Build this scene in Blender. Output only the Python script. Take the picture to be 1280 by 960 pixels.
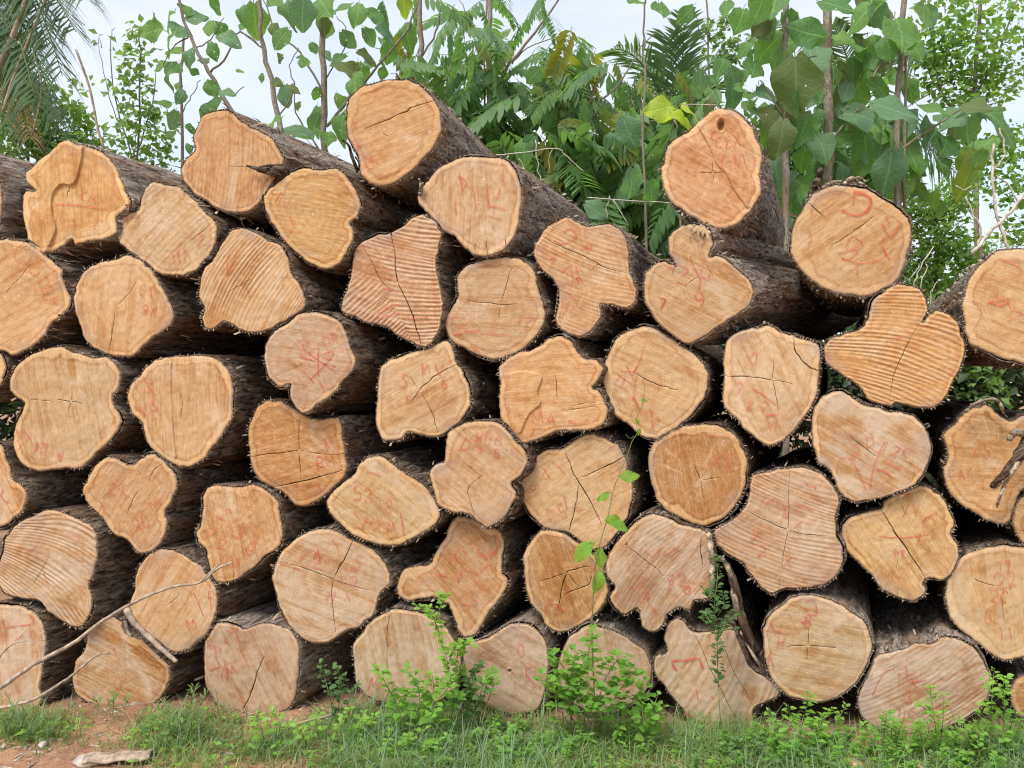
import bpy, bmesh, math, random
import numpy as np
from mathutils import Vector, Matrix
from mathutils.geometry import delaunay_2d_cdt

for _o in list(bpy.data.objects): bpy.data.objects.remove(_o)
scene = bpy.context.scene
COL = scene.collection
R = math.radians
# ------------------------------------------------------------------ camera
FPX = 960.0; CAMZ = 1.6                       # focal length in px of a 1280 px wide frame
cam_d = bpy.data.cameras.new('camera'); cam = bpy.data.objects.new('camera', cam_d); COL.objects.link(cam)
cam.location = (0, 0, CAMZ); cam.rotation_euler = (R(90), 0, 0)
cam_d.sensor_width = 36; cam_d.lens = 36*FPX/1280; cam_d.clip_end = 2000; cam_d.clip_start = 0.05
scene.camera = cam
# ------------------------------------------------------------------ sky, sun, exposure
SUN_EL, SUN_AZ = R(57), R(218)                # azimuth clockwise from +Y: behind the camera, a little to its left
world = bpy.data.worlds.new('World'); scene.world = world; world.use_nodes = True
wn = world.node_tree.nodes; wl = world.node_tree.links
bg = wn['Background']; bg.inputs['Strength'].default_value = 0.15
sky = wn.new('ShaderNodeTexSky'); sky.sky_type = 'NISHITA'; sky.sun_disc = False
sky.sun_elevation = SUN_EL; sky.sun_rotation = SUN_AZ; sky.air_density = 1.2; sky.dust_density = .6; sky.ozone_density = 4.0
tc = wn.new('ShaderNodeTexCoord'); mp = wn.new('ShaderNodeMapping'); mp.inputs['Scale'].default_value = (1.6, 1.6, 4.5)
nz = wn.new('ShaderNodeTexNoise'); nz.inputs['Scale'].default_value = 1.5; nz.inputs['Detail'].default_value = 4; nz.inputs['Roughness'].default_value = .55
rp = wn.new('ShaderNodeValToRGB'); rp.color_ramp.elements[0].position = .32; rp.color_ramp.elements[1].position = .74
rp.color_ramp.elements[0].color = (.48, .48, .48, 1)
mx = wn.new('ShaderNodeMix'); mx.data_type = 'RGBA'; mx.inputs['B'].default_value = (4.5, 4.6, 4.75, 1)
wl.new(tc.outputs['Generated'], mp.inputs[0]); wl.new(mp.outputs[0], nz.inputs['Vector']); wl.new(nz.outputs['Fac'], rp.inputs[0])
wl.new(rp.outputs[0], mx.inputs['Factor']); wl.new(sky.outputs[0], mx.inputs['A']); wl.new(mx.outputs['Result'], bg.inputs['Color'])
sun_d = bpy.data.lights.new('sun', 'SUN'); sun_d.energy = 2.6; sun_d.angle = R(25); sun_d.color = (1, .95, .87)
sun = bpy.data.objects.new('sun', sun_d); COL.objects.link(sun); sun.location = (-3, -6, 12)
_d = Vector((math.sin(SUN_AZ)*math.cos(SUN_EL), math.cos(SUN_AZ)*math.cos(SUN_EL), math.sin(SUN_EL)))
sun.rotation_euler = (-_d).to_track_quat('-Z', 'Y').to_euler()
vs = scene.view_settings; vs.view_transform = 'Standard'; vs.look = 'None'; vs.gamma = 1; vs.use_curve_mapping = False; vs.exposure = 0.64
scene.render.engine = 'CYCLES'
scene.cycles.filter_width = 1.15
scene.cycles.max_bounces = 4; scene.cycles.diffuse_bounces = 2; scene.cycles.transmission_bounces = 2; scene.cycles.transparent_max_bounces = 6

# ------------------------------------------------------------------ helpers
rng = random.Random(7)
def P(x, y, D):
    """a photograph pixel at the depth D (metres along +Y) as a point of the place"""
    return Vector(((x-640)/FPX*D, D, CAMZ-(y-480)/FPX*D))
def tag(o, label=None, cat=None, group=None, kind=None):
    if label: o['label'] = label
    if cat: o['category'] = cat
    if group: o['group'] = group
    if kind: o['kind'] = kind
    return o
def empty(name, loc=(0, 0, 0)):
    o = bpy.data.objects.new(name, None); COL.objects.link(o); o.location = loc; o.empty_display_size = .05
    return o
def link(name, me, parent=None, mw=None):
    o = bpy.data.objects.new(name, me); COL.objects.link(o)
    if parent is not None:
        o.parent = parent
    if mw is not None: o.matrix_basis = mw
    return o
def mesh(name, v, f, mats=(), smooth=True, mi=None):
    me = bpy.data.meshes.new(name)
    me.from_pydata([tuple(p) for p in v], [], [tuple(int(i) for i in q) for q in f])
    for m in mats: me.materials.append(m)
    if mi is not None: me.polygons.foreach_set('material_index', np.asarray(mi, dtype=np.int32))
    me.polygons.foreach_set('use_smooth', np.full(len(me.polygons), smooth, dtype=bool))
    me.update()
    return me
def mesh_tris(name, v, t, mats=(), smooth=True):
    """fast path: numpy vertices (n,3) and triangles (m,3)"""
    v = np.ascontiguousarray(v, dtype=np.float32); t = np.ascontiguousarray(t, dtype=np.int32)
    me = bpy.data.meshes.new(name)
    me.vertices.add(len(v)); me.vertices.foreach_set('co', v.ravel())
    me.loops.add(t.size); me.loops.foreach_set('vertex_index', t.ravel())
    me.polygons.add(len(t)); me.polygons.foreach_set('loop_start', np.arange(0, t.size, 3, dtype=np.int32))
    me.update(calc_edges=True)
    me.polygons.foreach_set('use_smooth', np.full(len(t), smooth, dtype=bool))
    for m in mats: me.materials.append(m)
    return me
def attr(me, name, vals):
    a = me.attributes.new(name, 'FLOAT', 'POINT'); a.data.foreach_set('value', np.asarray(vals, dtype=np.float32))
def set_uv(me, uv, name='UVMap'):
    """uv per vertex"""
    l = me.uv_layers.new(name=name)
    vi = np.empty(len(me.loops), dtype=np.int32); me.loops.foreach_get('vertex_index', vi)
    l.data.foreach_set('uv', np.asarray(uv, dtype=np.float32)[vi].ravel())
def vnoise(x, y, seed=0):
    x = np.asarray(x, float); y = np.asarray(y, float)
    xi = np.floor(x).astype(np.int64); yi = np.floor(y).astype(np.int64); fx = x-xi; fy = y-yi
    fx = fx*fx*(3-2*fx); fy = fy*fy*(3-2*fy)
    def h(a, b):
        n = (a*374761393+b*668265263+seed*1442695041) & 0x7fffffff
        n = ((n ^ (n >> 13))*1274126177) & 0x7fffffff
        return ((n ^ (n >> 16)) & 0xffff)/32767.5-1
    return (h(xi, yi)*(1-fx)+h(xi+1, yi)*fx)*(1-fy)+(h(xi, yi+1)*(1-fx)+h(xi+1, yi+1)*fx)*fy
def fbm(x, y, seed=0, o=3):
    s = 0; a = 1.0
    for k in range(o): s = s+a*vnoise(np.asarray(x)*2**k, np.asarray(y)*2**k, seed+k*17); a *= .5
    return s
def pts(s):
    return np.array([[float(c) for c in p.split(',')] for p in s.split()])
def catmull(p, per=6, closed=True):
    p = np.asarray(p, float); n = len(p); out = []
    for i in range(n if closed else n-1):
        if closed: a, b, c, d = p[i-1], p[i], p[(i+1) % n], p[(i+2) % n]
        else: a, b, c, d = p[max(i-1, 0)], p[i], p[i+1], p[min(i+2, n-1)]
        for k in range(per):
            t = k/per
            out.append(.5*((2*b)+(-a+c)*t+(2*a-5*b+4*c-d)*t*t+(-a+3*b-3*c+d)*t**3))
    if not closed: out.append(p[-1])
    return np.array(out)
def inside(q, poly):
    q = np.asarray(q); x, y = q[:, 0], q[:, 1]; r = np.zeros(len(q), bool)
    a = poly; b = np.roll(poly, -1, 0)
    for (x1, y1), (x2, y2) in zip(a, b):
        if y1 == y2: continue
        c = ((y1 > y) != (y2 > y)) & (x < (x2-x1)*(y-y1)/(y2-y1)+x1)
        r ^= c
    return r
def pdist(q, line, closed=True):
    a = line if closed else line[:-1]; b = np.roll(line, -1, 0) if closed else line[1:]
    q = np.asarray(q); best = np.full(len(q), 1e9)
    for s, e in zip(a, b):
        d = e-s; L = max(float(d@d), 1e-12)
        t = np.clip(((q-s)@d)/L, 0, 1)
        w = q-(s+t[:, None]*d)
        best = np.minimum(best, (w*w).sum(1))
    return np.sqrt(best)
class MB:
    """collects pieces into one mesh"""
    def __init__(s): s.v = []; s.f = []; s.m = []; s.uv = []
    def add(s, v, f, mi=0, uv=None):
        b = len(s.v); s.v += [tuple(p) for p in v]; s.f += [tuple(b+i for i in q) for q in f]; s.m += [mi]*len(f)
        s.uv += [tuple(u) for u in uv] if uv is not None else [(0, 0)]*len(v)
    def tube(s, path, rad, n=6, mi=0, cap=True):
        path = [Vector(p) for p in path]; k = len(path)
        if not hasattr(rad, '__len__'): rad = [rad]*k
        v = []; f = []; uv = []; L = 0
        up = Vector((.31, .23, .92)).normalized()
        for i, p in enumerate(path):
            d = (path[min(i+1, k-1)]-path[max(i-1, 0)])
            d = d.normalized() if d.length > 1e-9 else Vector((0, 0, 1))
            a = d.cross(up)
            if a.length < 1e-3: a = d.cross(Vector((1, 0, 0)))
            a.normalize(); b = d.cross(a)
            if i: L += (p-path[i-1]).length
            for j in range(n):
                t = 2*math.pi*j/n
                v.append(p+(a*math.cos(t)+b*math.sin(t))*rad[i]); uv.append((j/n*.2, L))
        for i in range(k-1):
            for j in range(n):
                f.append((i*n+j, i*n+(j+1) % n, (i+1)*n+(j+1) % n, (i+1)*n+j))
        if cap: f.append(tuple(range(n))[::-1]); f.append(tuple((k-1)*n+j for j in range(n)))
        s.add(v, f, mi, uv)
    def mesh(s, name, mats, smooth=True):
        me = mesh(name, s.v, s.f, mats, smooth, s.m); set_uv(me, s.uv); return me
    def build(s, name, mats, parent=None, smooth=True):
        return link(name, s.mesh(name, mats if isinstance(mats, (list, tuple)) else [mats], smooth), parent)

# ------------------------------------------------------------------ materials
class NT:
    def __init__(s, name):
        s.m = bpy.data.materials.new(name); s.m.use_nodes = True; s.n = s.m.node_tree.nodes; s.l = s.m.node_tree.links
        s.b = s.n['Principled BSDF']; s.out = s.n['Material Output']
        s.b.inputs['Roughness'].default_value = .85; s.b.inputs['Specular IOR Level'].default_value = .25
    def put(s, sock, v):
        if isinstance(v, bpy.types.NodeSocket): s.l.new(v, sock)
        elif v is not None: sock.default_value = v
    def new(s, t): return s.n.new('ShaderNode'+t)
    def mix(s, a, b, f, mode='MIX'):
        n = s.new('Mix'); n.data_type = 'RGBA'; n.blend_type = mode
        s.put(n.inputs['Factor'], f); s.put(n.inputs['A'], a if isinstance(a, bpy.types.NodeSocket) else (*a[:3], 1)); s.put(n.inputs['B'], b if isinstance(b, bpy.types.NodeSocket) else (*b[:3], 1))
        return n.outputs['Result']
    def math(s, op, a, b=None, c=None, clamp=False):
        n = s.new('Math'); n.operation = op; n.use_clamp = clamp
        s.put(n.inputs[0], a); s.put(n.inputs[1], b); s.put(n.inputs[2], c); return n.outputs[0]
    def rng(s, v, a, b, c=0.0, d=1.0, smooth=True):
        n = s.new('MapRange'); n.interpolation_type = 'SMOOTHSTEP' if smooth else 'LINEAR'
        s.put(n.inputs[0], v); n.inputs[1].default_value = a; n.inputs[2].default_value = b; n.inputs[3].default_value = c; n.inputs[4].default_value = d
        return n.outputs[0]
    def attr(s, name): n = s.new('Attribute'); n.attribute_name = name; return n.outputs['Fac']
    def uv(s, name='UVMap'): n = s.new('UVMap'); n.uv_map = name; return n.outputs[0]
    def scale(s, v, sc, off=None):
        n = s.new('Mapping'); s.put(n.inputs[0], v); n.inputs['Scale'].default_value = sc
        if off is not None: s.put(n.inputs['Location'], off)
        return n.outputs[0]
    def noise(s, v, sc=5, det=3, rough=.55, dist=0.0):
        n = s.new('TexNoise'); s.put(n.inputs['Vector'], v); n.inputs['Scale'].default_value = sc; n.inputs['Detail'].default_value = det
        n.inputs['Roughness'].default_value = rough; n.inputs['Distortion'].default_value = dist; return n.outputs['Fac']
    def bump(s, h, st=.5, dist=.01):
        n = s.new('Bump'); n.inputs['Strength'].default_value = st; n.inputs['Distance'].default_value = dist; s.put(n.inputs['Height'], h)
        s.l.new(n.outputs[0], s.b.inputs['Normal']); return n
    def col(s, c): s.put(s.b.inputs['Base Color'], c if isinstance(c, bpy.types.NodeSocket) else (*c[:3], 1))
    def objrand(s): return s.new('ObjectInfo').outputs['Random']
    def objpos(s): return s.new('TexCoord').outputs['Object']

def mat_face():
    t = NT('sawn_wood'); info = t.new('ObjectInfo'); rnd = info.outputs['Random']; heart = info.outputs['Color']; dust = info.outputs['Alpha']
    uv = t.uv(); edge = t.attr('edge'); rad = t.attr('rad'); sapn = t.attr('sapn'); crk = t.attr('crk'); rdg = t.attr('rdg')
    cmb = t.new('CombineXYZ'); t.put(cmb.inputs[2], t.math('MULTIPLY', rnd, 40.0)); off = cmb.outputs[0]
    st = t.noise(t.scale(uv, (8, 120, 1), off), 1, 3, .65)                # saw streaks
    st2 = t.noise(t.scale(uv, (2.6, 30, 1), off), 1, 2, .5, .6)
    blot = t.noise(t.scale(uv, (4.5, 4.5, 4.5), off), 1, 4, .6, .9)
    fine = t.noise(t.scale(uv, (60, 95, 1), off), 1, 3, .7, .5)
    wob = t.noise(t.scale(uv, (5, 5, 5), off), 1, 3, .55)
    sp = t.math('MULTIPLY', sapn, t.rng(wob, .28, .72, .45, 2.3, False))
    fs = t.rng(sp, .75, 1.25)
    sap = t.mix(heart, (.76, .50, .25), t.rng(rnd, 0, 1, .14, .60))
    c = t.mix(sap, heart, fs)
    ph = t.math('ADD', t.math('MULTIPLY', rad, 130.0), t.math('MULTIPLY', wob, 26.0))
    ring = t.math('MULTIPLY_ADD', t.math('SINE', ph), .5, .5)
    ph2 = t.math('ADD', t.math('MULTIPLY', rad, 37.0), t.math('MULTIPLY', blot, 13.0))
    ring2 = t.math('MULTIPLY_ADD', t.math('SINE', ph2), .5, .5)
    amt = t.rng(blot, .62, .35)
    r1 = t.rng(t.math('FRACT', t.math('MULTIPLY', rnd, 7.31)), 0, 1, .25, 1.7, False); r2 = t.rng(t.math('FRACT', t.math('MULTIPLY', rnd, 13.7)), 0, 1, .45, 1.35, False); r3 = t.rng(t.math('FRACT', t.math('MULTIPLY', rnd, 23.1)), .25, 1, 0, 1, False)
    cr = t.new('CombineXYZ'); t.put(cr.inputs[0], t.math('MULTIPLY', t.attr('dx'), 10.0)); t.put(cr.inputs[1], t.math('MULTIPLY', t.attr('dy'), 10.0)); t.put(cr.inputs[2], t.math('ADD', t.math('MULTIPLY', rad, 1.5), t.math('MULTIPLY', rnd, 40.0)))
    rays = t.noise(cr.outputs[0], 1, 3, .6)
    c = t.mix(c, t.mix(c, (.68, .60, .50), 1.0, 'MULTIPLY'), t.math('MULTIPLY', t.math('MULTIPLY', t.math('MULTIPLY', ring, amt), r1), .46))
    c = t.mix(c, t.mix(c, (.66, .52, .40), 1.0, 'MULTIPLY'), t.math('MULTIPLY', t.math('MULTIPLY', t.rng(rays, .52, .74), r3), .6))
    c = t.mix(c, (.78, .61, .42), t.math('MULTIPLY', t.math('MULTIPLY', t.rng(rays, .44, .26), r3), .6))
    c = t.mix(c, t.mix(c, (.74, .60, .46), 1.0, 'MULTIPLY'), t.math('MULTIPLY', t.math('MULTIPLY', ring2, fs), .34))
    c = t.mix(c, t.mix(c, (.70, .49, .31), 1.0, 'MULTIPLY'), t.math('MULTIPLY', t.rng(blot, .46, .70), t.math('MULTIPLY', fs, .65)))       # stained heartwood
    c = t.mix(c, (.74, .56, .37), t.math('MULTIPLY', t.rng(blot, .46, .28), .45))
    c = t.mix(c, t.mix(c, (.60, .49, .40), 1.0, 'MULTIPLY'), t.math('MULTIPLY', t.math('MULTIPLY', t.rng(st, .5, .74), r2), .42))
    c = t.mix(c, (.78, .60, .41), t.math('MULTIPLY', t.rng(st, .47, .24), .40))
    c = t.mix(c, t.mix(c, (.74, .60, .48), 1.0, 'MULTIPLY'), t.math('MULTIPLY', t.rng(st2, .5, .68), .5))
    line = t.math('MULTIPLY', t.rng(sp, .9, 1.1), t.rng(sp, 1.6, 1.1))
    c = t.mix(c, t.mix(c, (.74, .54, .38), 1.0, 'MULTIPLY'), t.math('MULTIPLY', line, .6))
    c = t.mix(c, (.56, .435, .325), t.math('MULTIPLY', t.math('MULTIPLY', dust, 1.05), t.rng(t.math('ADD', t.math('MULTIPLY', blot, .5), t.math('MULTIPLY', st2, .5)), .62, .36)))
    c = t.mix(c, t.mix(c, (.56, .44, .33), 1.0, 'MULTIPLY'), t.math('MULTIPLY', t.rng(rdg, .0, -.95), .6))     # saw grooves: torn brown wood, plus relief shade put into the colour
    c = t.mix(c, (.78, .60, .42), t.math('MULTIPLY', t.rng(rdg, .5, 1.0), .35))  # crests paled: fuzzy fibres, plus relief light painted in
    c = t.mix(c, (.82, .69, .54), t.math('MULTIPLY', t.rng(t.math('ADD', rad, t.math('MULTIPLY', st, .05)), .075, .0), .8))
    c = t.mix(c, (.18, .115, .07), t.math('MULTIPLY', t.rng(t.math('ADD', edge, t.math('MULTIPLY', fine, -.008)), .006, -.003), .85))
    c = t.mix(c, t.mix(c, (.62, .48, .38), 1.0, 'MULTIPLY'), t.math('MULTIPLY', t.rng(fine, .52, .76), .5))
    c = t.mix(c, (.84, .67, .48), t.math('MULTIPLY', t.rng(fine, .46, .26), .35))
    grime = t.math('MULTIPLY', t.rng(wob, .48, .66), t.math('ADD', t.rng(edge, .075, .0, 0, .55), t.math('MULTIPLY', dust, .35)))
    c = t.mix(c, (.36, .28, .235), t.math('MULTIPLY', grime, .75))
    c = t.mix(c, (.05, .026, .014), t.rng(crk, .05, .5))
    t.col(c)
    t.bump(t.math('ADD', st, t.math('MULTIPLY', fine, .7)), .45, .003); t.b.inputs['Roughness'].default_value = .75
    return t.m
def mat_bark(name='bark', dark=(.026, .018, .0135), mid=(.128, .093, .068), pale=(.33, .27, .22)):
    t = NT(name); rnd = t.objrand(); cmb = t.new('CombineXYZ'); t.put(cmb.inputs[2], t.math('MULTIPLY', rnd, 30.0)); off = cmb.outputs[0]
    uv = t.uv()
    a = t.noise(t.scale(uv, (46, 13, 1), off), 1, 4, .7, .9)
    b = t.noise(t.scale(uv, (9, 3.2, 1), off), 1, 2, .6)
    fine = t.noise(t.scale(uv, (170, 70, 1), off), 1, 2, .65)
    c = t.mix(dark, mid, t.rng(a, .32, .56))
    c = t.mix(c, pale, t.math('MULTIPLY', t.rng(a, .44, .72), t.rng(b, .36, .64, .15, .95)))
    c = t.mix(c, t.mix(c, (.60, .5, .42), 1.0, 'MULTIPLY'), t.rng(fine, .52, .74))
    c = t.mix(c, t.mix(c, (1.1, .78, .55), 1.0, 'MULTIPLY'), t.math('MULTIPLY', t.rng(b, .5, .35), .6))
    t.col(c); t.bump(t.math('ADD', a, t.math('MULTIPLY', fine, .35)), .9, .012); t.b.inputs['Roughness'].default_value = .95
    t.b.inputs['Specular IOR Level'].default_value = .1
    return t.m
def mat_plain(name, c, var=.35, sc=30, rough=.9, st=(1, 1, 1)):
    t = NT(name); n = t.noise(t.scale(t.objpos(), st), sc, 4, .6)
    t.col(t.mix([x*(1-var) for x in c], [min(1, x*(1+var)) for x in c], t.rng(n, .3, .7))); t.b.inputs['Roughness'].default_value = rough
    t.bump(n, .4, .004); return t.m
def mat_crayon():
    t = NT('red_crayon'); uv = t.uv()
    n = t.noise(uv, 210, 3, .7); n2 = t.noise(uv, 24, 2)
    f = t.rng(t.math('ADD', n, t.math('MULTIPLY', n2, .5)), .52, .80)
    f = t.math('MULTIPLY', f, t.math('MULTIPLY', t.attr('ink'), .86))
    t.col((.68, .13, .085)); tr = t.new('BsdfTransparent'); ms = t.new('MixShader')
    t.put(ms.inputs[0], f); t.l.new(tr.outputs[0], ms.inputs[1]); t.l.new(t.b.outputs[0], ms.inputs[2]); t.l.new(ms.outputs[0], t.out.inputs['Surface'])
    return t.m
M = {}
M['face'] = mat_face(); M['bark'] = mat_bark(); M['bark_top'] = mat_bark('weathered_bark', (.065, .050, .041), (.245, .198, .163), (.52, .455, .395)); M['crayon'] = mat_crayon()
M['fibre'] = mat_plain('bark_fibre', (.27, .205, .15), .6, 60)
M['fibre_pale'] = mat_plain('pale_fibre', (.40, .31, .23), .45, 60)
# ------------------------------------------------------------------ the log pile
# heartwood tints (base colour, dust)
TINT = {'o': ((.60, .35, .148), .12), 't': ((.59, .37, .18), .28), 'p': ((.565, .36, .20), .62), 'd': ((.50, .255, .090), .08), 'y': ((.63, .39, .180), .16)}
AX = Vector((.4375, 1, 0)).normalized()          # the logs all point this way into the pile
FONT = {'0': '3,0 1,2 1,8 4,10 6,8 6,2 3,0', '1': '2,2 4,0 4,10', '2': '1,2 3,0 6,1 6,4 1,10 4,9 7,10', '3': '1,1 4,0 6,2 3,5 6,7 4,10 1,9', '4': '4,0 1,6 7,6|5,3 5,10', '5': '6,0 2,0 2,4 5,4 6,7 4,10 1,9',
 '6': '5,0 2,3 1,8 4,10 6,8 5,5 1,7', '7': '1,1 6,0 3,10', '8': '4,5 1,3 3,0 6,2 4,5 1,8 4,10 6,8 4,5', '9': '6,3 3,5 1,2 4,0 6,2 6,6 4,10', 'A': '1,10 3,0 6,10|2,6 5,6', 'B': '1,0 1,10 5,9 5,6 1,5 5,4 5,1 1,0',
 'C': '6,1 3,0 1,4 2,9 6,9', 'D': '2,0 2,10|1,0 6,3 6,7 2,10', 'E': '6,0 1,0 2,5 5,5|2,5 1,10 6,9', 'F': '1,10 2,0 6,0|2,5 5,4', 'G': '6,1 2,1 1,7 4,10 6,7 4,6', 'H': '1,0 1,10|6,0 5,10|1,5 6,5', 'J': '5,0 6,6 4,10 1,8', 'K': '1,0 1,10|6,0 1,5 6,10',
 'L': '2,0 1,10 6,9', 'M': '0,10 1,0 3,7 6,0 7,10', 'N': '1,10 1,0 6,10 6,0', 'O': '3,0 0,4 2,10 6,8 6,2 3,0', 'R': '1,10 1,0 5,1 5,4 1,5 6,10', 'S': '6,1 2,0 1,4 5,5 6,8 1,10', 'T': '0,0 7,1|3,0 4,10', 'U': '1,0 1,8 4,10 6,7 6,0',
 'V': '0,0 3,10 6,0', 'W': '0,0 2,10 4,3 5,10 7,0', 'X': '0,0 6,10|6,0 0,10', 'Y': '0,0 3,5 7,0|3,5 2,10', 'Z': '1,0 6,1 1,9 7,10', 'b': '1,0 1,10 5,9 5,6 1,6', 'd': '6,0 5,10 1,9 2,6 5,6', 'e': '1,6 6,5 5,2 2,2 1,8 5,10', 'h': '1,0 1,10|1,6 4,5 6,10', '/': '6,0 1,10', 'u': '1,3 1,9 5,9 5,3|5,5 6,10'}
def text_strokes(s):
    """'TXT@x,y,h,rot' -> list of pixel polylines"""
    txt, q = s.split('@'); x, y, h, rot = [float(c) for c in q.split(',')]
    k = h/10; ca, sa = math.cos(R(rot)), math.sin(R(rot)); out = []; adv = 0; W = len(txt)*8.5
    for ch in txt:
        for st in FONT[ch].split('|'):
            p = pts(st); p = np.stack([p[:, 0]+adv-W/2, p[:, 1]-5], 1)*k
            p += np.array([[rng.uniform(-.5, .5), rng.uniform(-.5, .5)] for _ in p])*k*2.0
            out.append(np.stack([x+p[:, 0]*ca-p[:, 1]*sa, y+p[:, 0]*sa+p[:, 1]*ca], 1))
        adv += 8.5
    return out
def subdivide(v, t, A):
    e = np.sort(np.concatenate([t[:, [0, 1]], t[:, [1, 2]], t[:, [2, 0]]]), 1)
    key = e[:, 0].astype(np.int64)*len(v)+e[:, 1]; uq, inv = np.unique(key, return_inverse=True)
    a = uq//len(v); b = uq % len(v); n = len(v); m = inv.reshape(3, -1)+n
    v2 = np.concatenate([v, (v[a]+v[b])/2]); A2 = {k: np.concatenate([q, (q[a]+q[b])/2]) for k, q in A.items()}
    m0, m1, m2 = m
    t2 = np.concatenate([np.stack([t[:, 0], m0, m2], 1), np.stack([m0, t[:, 1], m1], 1), np.stack([m2, m1, t[:, 2]], 1), np.stack([m0, m1, m2], 1)])
    return v2, t2, A2
LOGS = {}
def make_log(idx, outline, label, tint='t', d=0.0, pith=None, saw=0, sap=9, cracks='', slab=None, slab_h=.010, ridge=None, marks='', red='', length=2.3, width=None, fringe=1.0, group=None, hole=None, fan=None, yaw=None, dust=None, vp=None, saw2=None):
    lr = random.Random(idx*31+5); nr = np.random.RandomState(idx+11)
    o2 = catmull(pts(outline), 6)
    # keep a fine, slightly ragged edge
    s = np.arange(len(o2)); o2 = o2+np.stack([vnoise(s*.9, s*0+3, idx), vnoise(s*.9, s*0+9, idx+50)], 1)*.75+np.stack([vnoise(s*.33, s*0+13, idx), vnoise(s*.33, s*0+19, idx+50)], 1)*1.1
    cx, cy = (o2.max(0)+o2.min(0))/2
    X = (cx-640)/FPX*3.8; Yc = 3.80-.06*X+d*.45+lr.uniform(-.014, .014)
    ph = R(4.5+lr.uniform(-2.5, 2.5)) if yaw is None else R(yaw); pt = R(lr.uniform(-3, 3))
    n = Vector((-math.sin(ph)*math.cos(pt), -math.cos(ph)*math.cos(pt), math.sin(pt)))
    u = Vector((math.cos(ph), -math.sin(ph), 0)); w = u.cross(n)*-1
    if w.z < 0: w = -w
    c = P(cx, cy, Yc); camp = Vector((0, 0, CAMZ))
    def proj(q):
        out = []
        for x, y in q:
            r = Vector(((x-640)/FPX, 1, -(y-480)/FPX)); k = (c-camp).dot(n)/r.dot(n); h = camp+r*k-c
            out.append((h.dot(u), h.dot(w)))
        return np.array(out)
    ol = proj(o2); px = Yc/FPX
    if ((ol[:, 0]*np.roll(ol[:, 1], -1)-ol[:, 1]*np.roll(ol[:, 0], -1)).sum()) < 0: ol = ol[::-1]
    pc = proj([pith])[0] if pith else proj([(cx+lr.uniform(-6, 6), cy+lr.uniform(-6, 6))])[0]
    # --- cut face: constrained triangulation with real grooves and steps
    V = [tuple(p) for p in ol]; nb = len(V); E = [(i, (i+1) % nb) for i in range(nb)]; Hc = {}; Cc = {}
    mn, mxx = ol.min(0), ol.max(0); sp = .0135
    gx, gy = np.meshgrid(np.arange(mn[0], mxx[0], sp), np.arange(mn[1], mxx[1], sp*.866))
    gx = gx+(np.arange(gx.shape[0]) % 2)[:, None]*sp/2
    G = np.stack([gx.ravel(), gy.ravel()], 1)+nr.uniform(-.002, .002, (gx.size, 2))
    G = G[inside(G, ol)]; G = G[pdist(G, ol) > .006]
    lines = []
    for s_ in [q for q in cracks.split(';') if q.strip()]:
        wd = 1.0
        if ':' in s_: wd, s_ = s_.split(':'); wd = float(wd)
        q = catmull(pts(s_), 4, False)
        q = q+np.stack([vnoise(np.arange(len(q))*.8, np.arange(len(q))*0, idx+3), vnoise(np.arange(len(q))*.8, np.arange(len(q))*0+5, idx+4)], 1)*.9
        lines.append((proj(q), wd))
    for q, wd in lines:
        q = q[inside(q, ol)]; 
        if len(q) < 3: continue
        q = q[pdist(q, ol) > .002]; m = len(q)
        if m < 3: continue
        tg = np.gradient(q, axis=0); tg /= np.linalg.norm(tg, axis=1)[:, None]+1e-9; nn = np.stack([-tg[:, 1], tg[:, 0]], 1)
        hw = .0016*wd*(np.sin(np.linspace(.12, math.pi-.12, m))**.6)*nr.uniform(.75, 1.25, m)
        b = len(V)
        V += [tuple(p) for p in q+nn*hw[:, None]]+[tuple(p) for p in q]+[tuple(p) for p in q-nn*hw[:, None]]
        for k in range(3): E += [(b+k*m+i, b+k*m+i+1) for i in range(m-1)]
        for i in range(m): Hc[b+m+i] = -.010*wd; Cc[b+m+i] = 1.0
        G = G[pdist(G, q, False) > .0045]
    slp = None
    if slab:
        slp = proj(catmull(pts(slab), 4, True)); 
        for off_ in (0, .003):
            ctr = slp.mean(0); q = slp+(ctr-slp)/np.linalg.norm(slp-ctr, axis=1)[:, None]*(off_ if off_ else -.001)
            kp = inside(q, ol) & (pdist(q, ol) > .003); b = len(V); ids = {}
            for i in np.where(kp)[0]: ids[i] = len(V); V.append(tuple(q[i]))
            for i in ids:
                j = (i+1) % len(q)
                if j in ids: E.append((ids[i], ids[j]))
        G = G[pdist(G, slp) > .005]
    b = len(V); V += [tuple(p) for p in G]
    r = delaunay_2d_cdt([Vector(p) for p in V], E, [], 2, 1e-5)
    v = np.array([(p.x, p.y) for p in r[0]]); t = np.array([f for f in r[2] if len(f) == 3]); org = r[3]
    t = t[inside(v[t].mean(1), ol)]
    ar = (v[t[:, 1], 0]-v[t[:, 0], 0])*(v[t[:, 2], 1]-v[t[:, 0], 1])-(v[t[:, 1], 1]-v[t[:, 0], 1])*(v[t[:, 2], 0]-v[t[:, 0], 0])
    t[ar < 0] = t[ar < 0][:, ::-1]
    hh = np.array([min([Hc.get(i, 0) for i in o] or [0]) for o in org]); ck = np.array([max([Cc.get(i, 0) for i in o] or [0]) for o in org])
    if slp is not None:
        ctr = slp.mean(0); q = slp+(ctr-slp)/np.linalg.norm(slp-ctr, axis=1)[:, None]*.0015
        hh = hh+np.where(inside(v, q), slab_h, 0)
    A = {'h': hh, 'crk': ck}
    v, t, A = subdivide(v, t, A)
    if ridge: v, t, A = subdivide(v, t, A)
    ed = pdist(v, ol); pd = np.linalg.norm(v-pc, axis=1); rad = pd/(pd+ed+1e-6)
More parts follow.
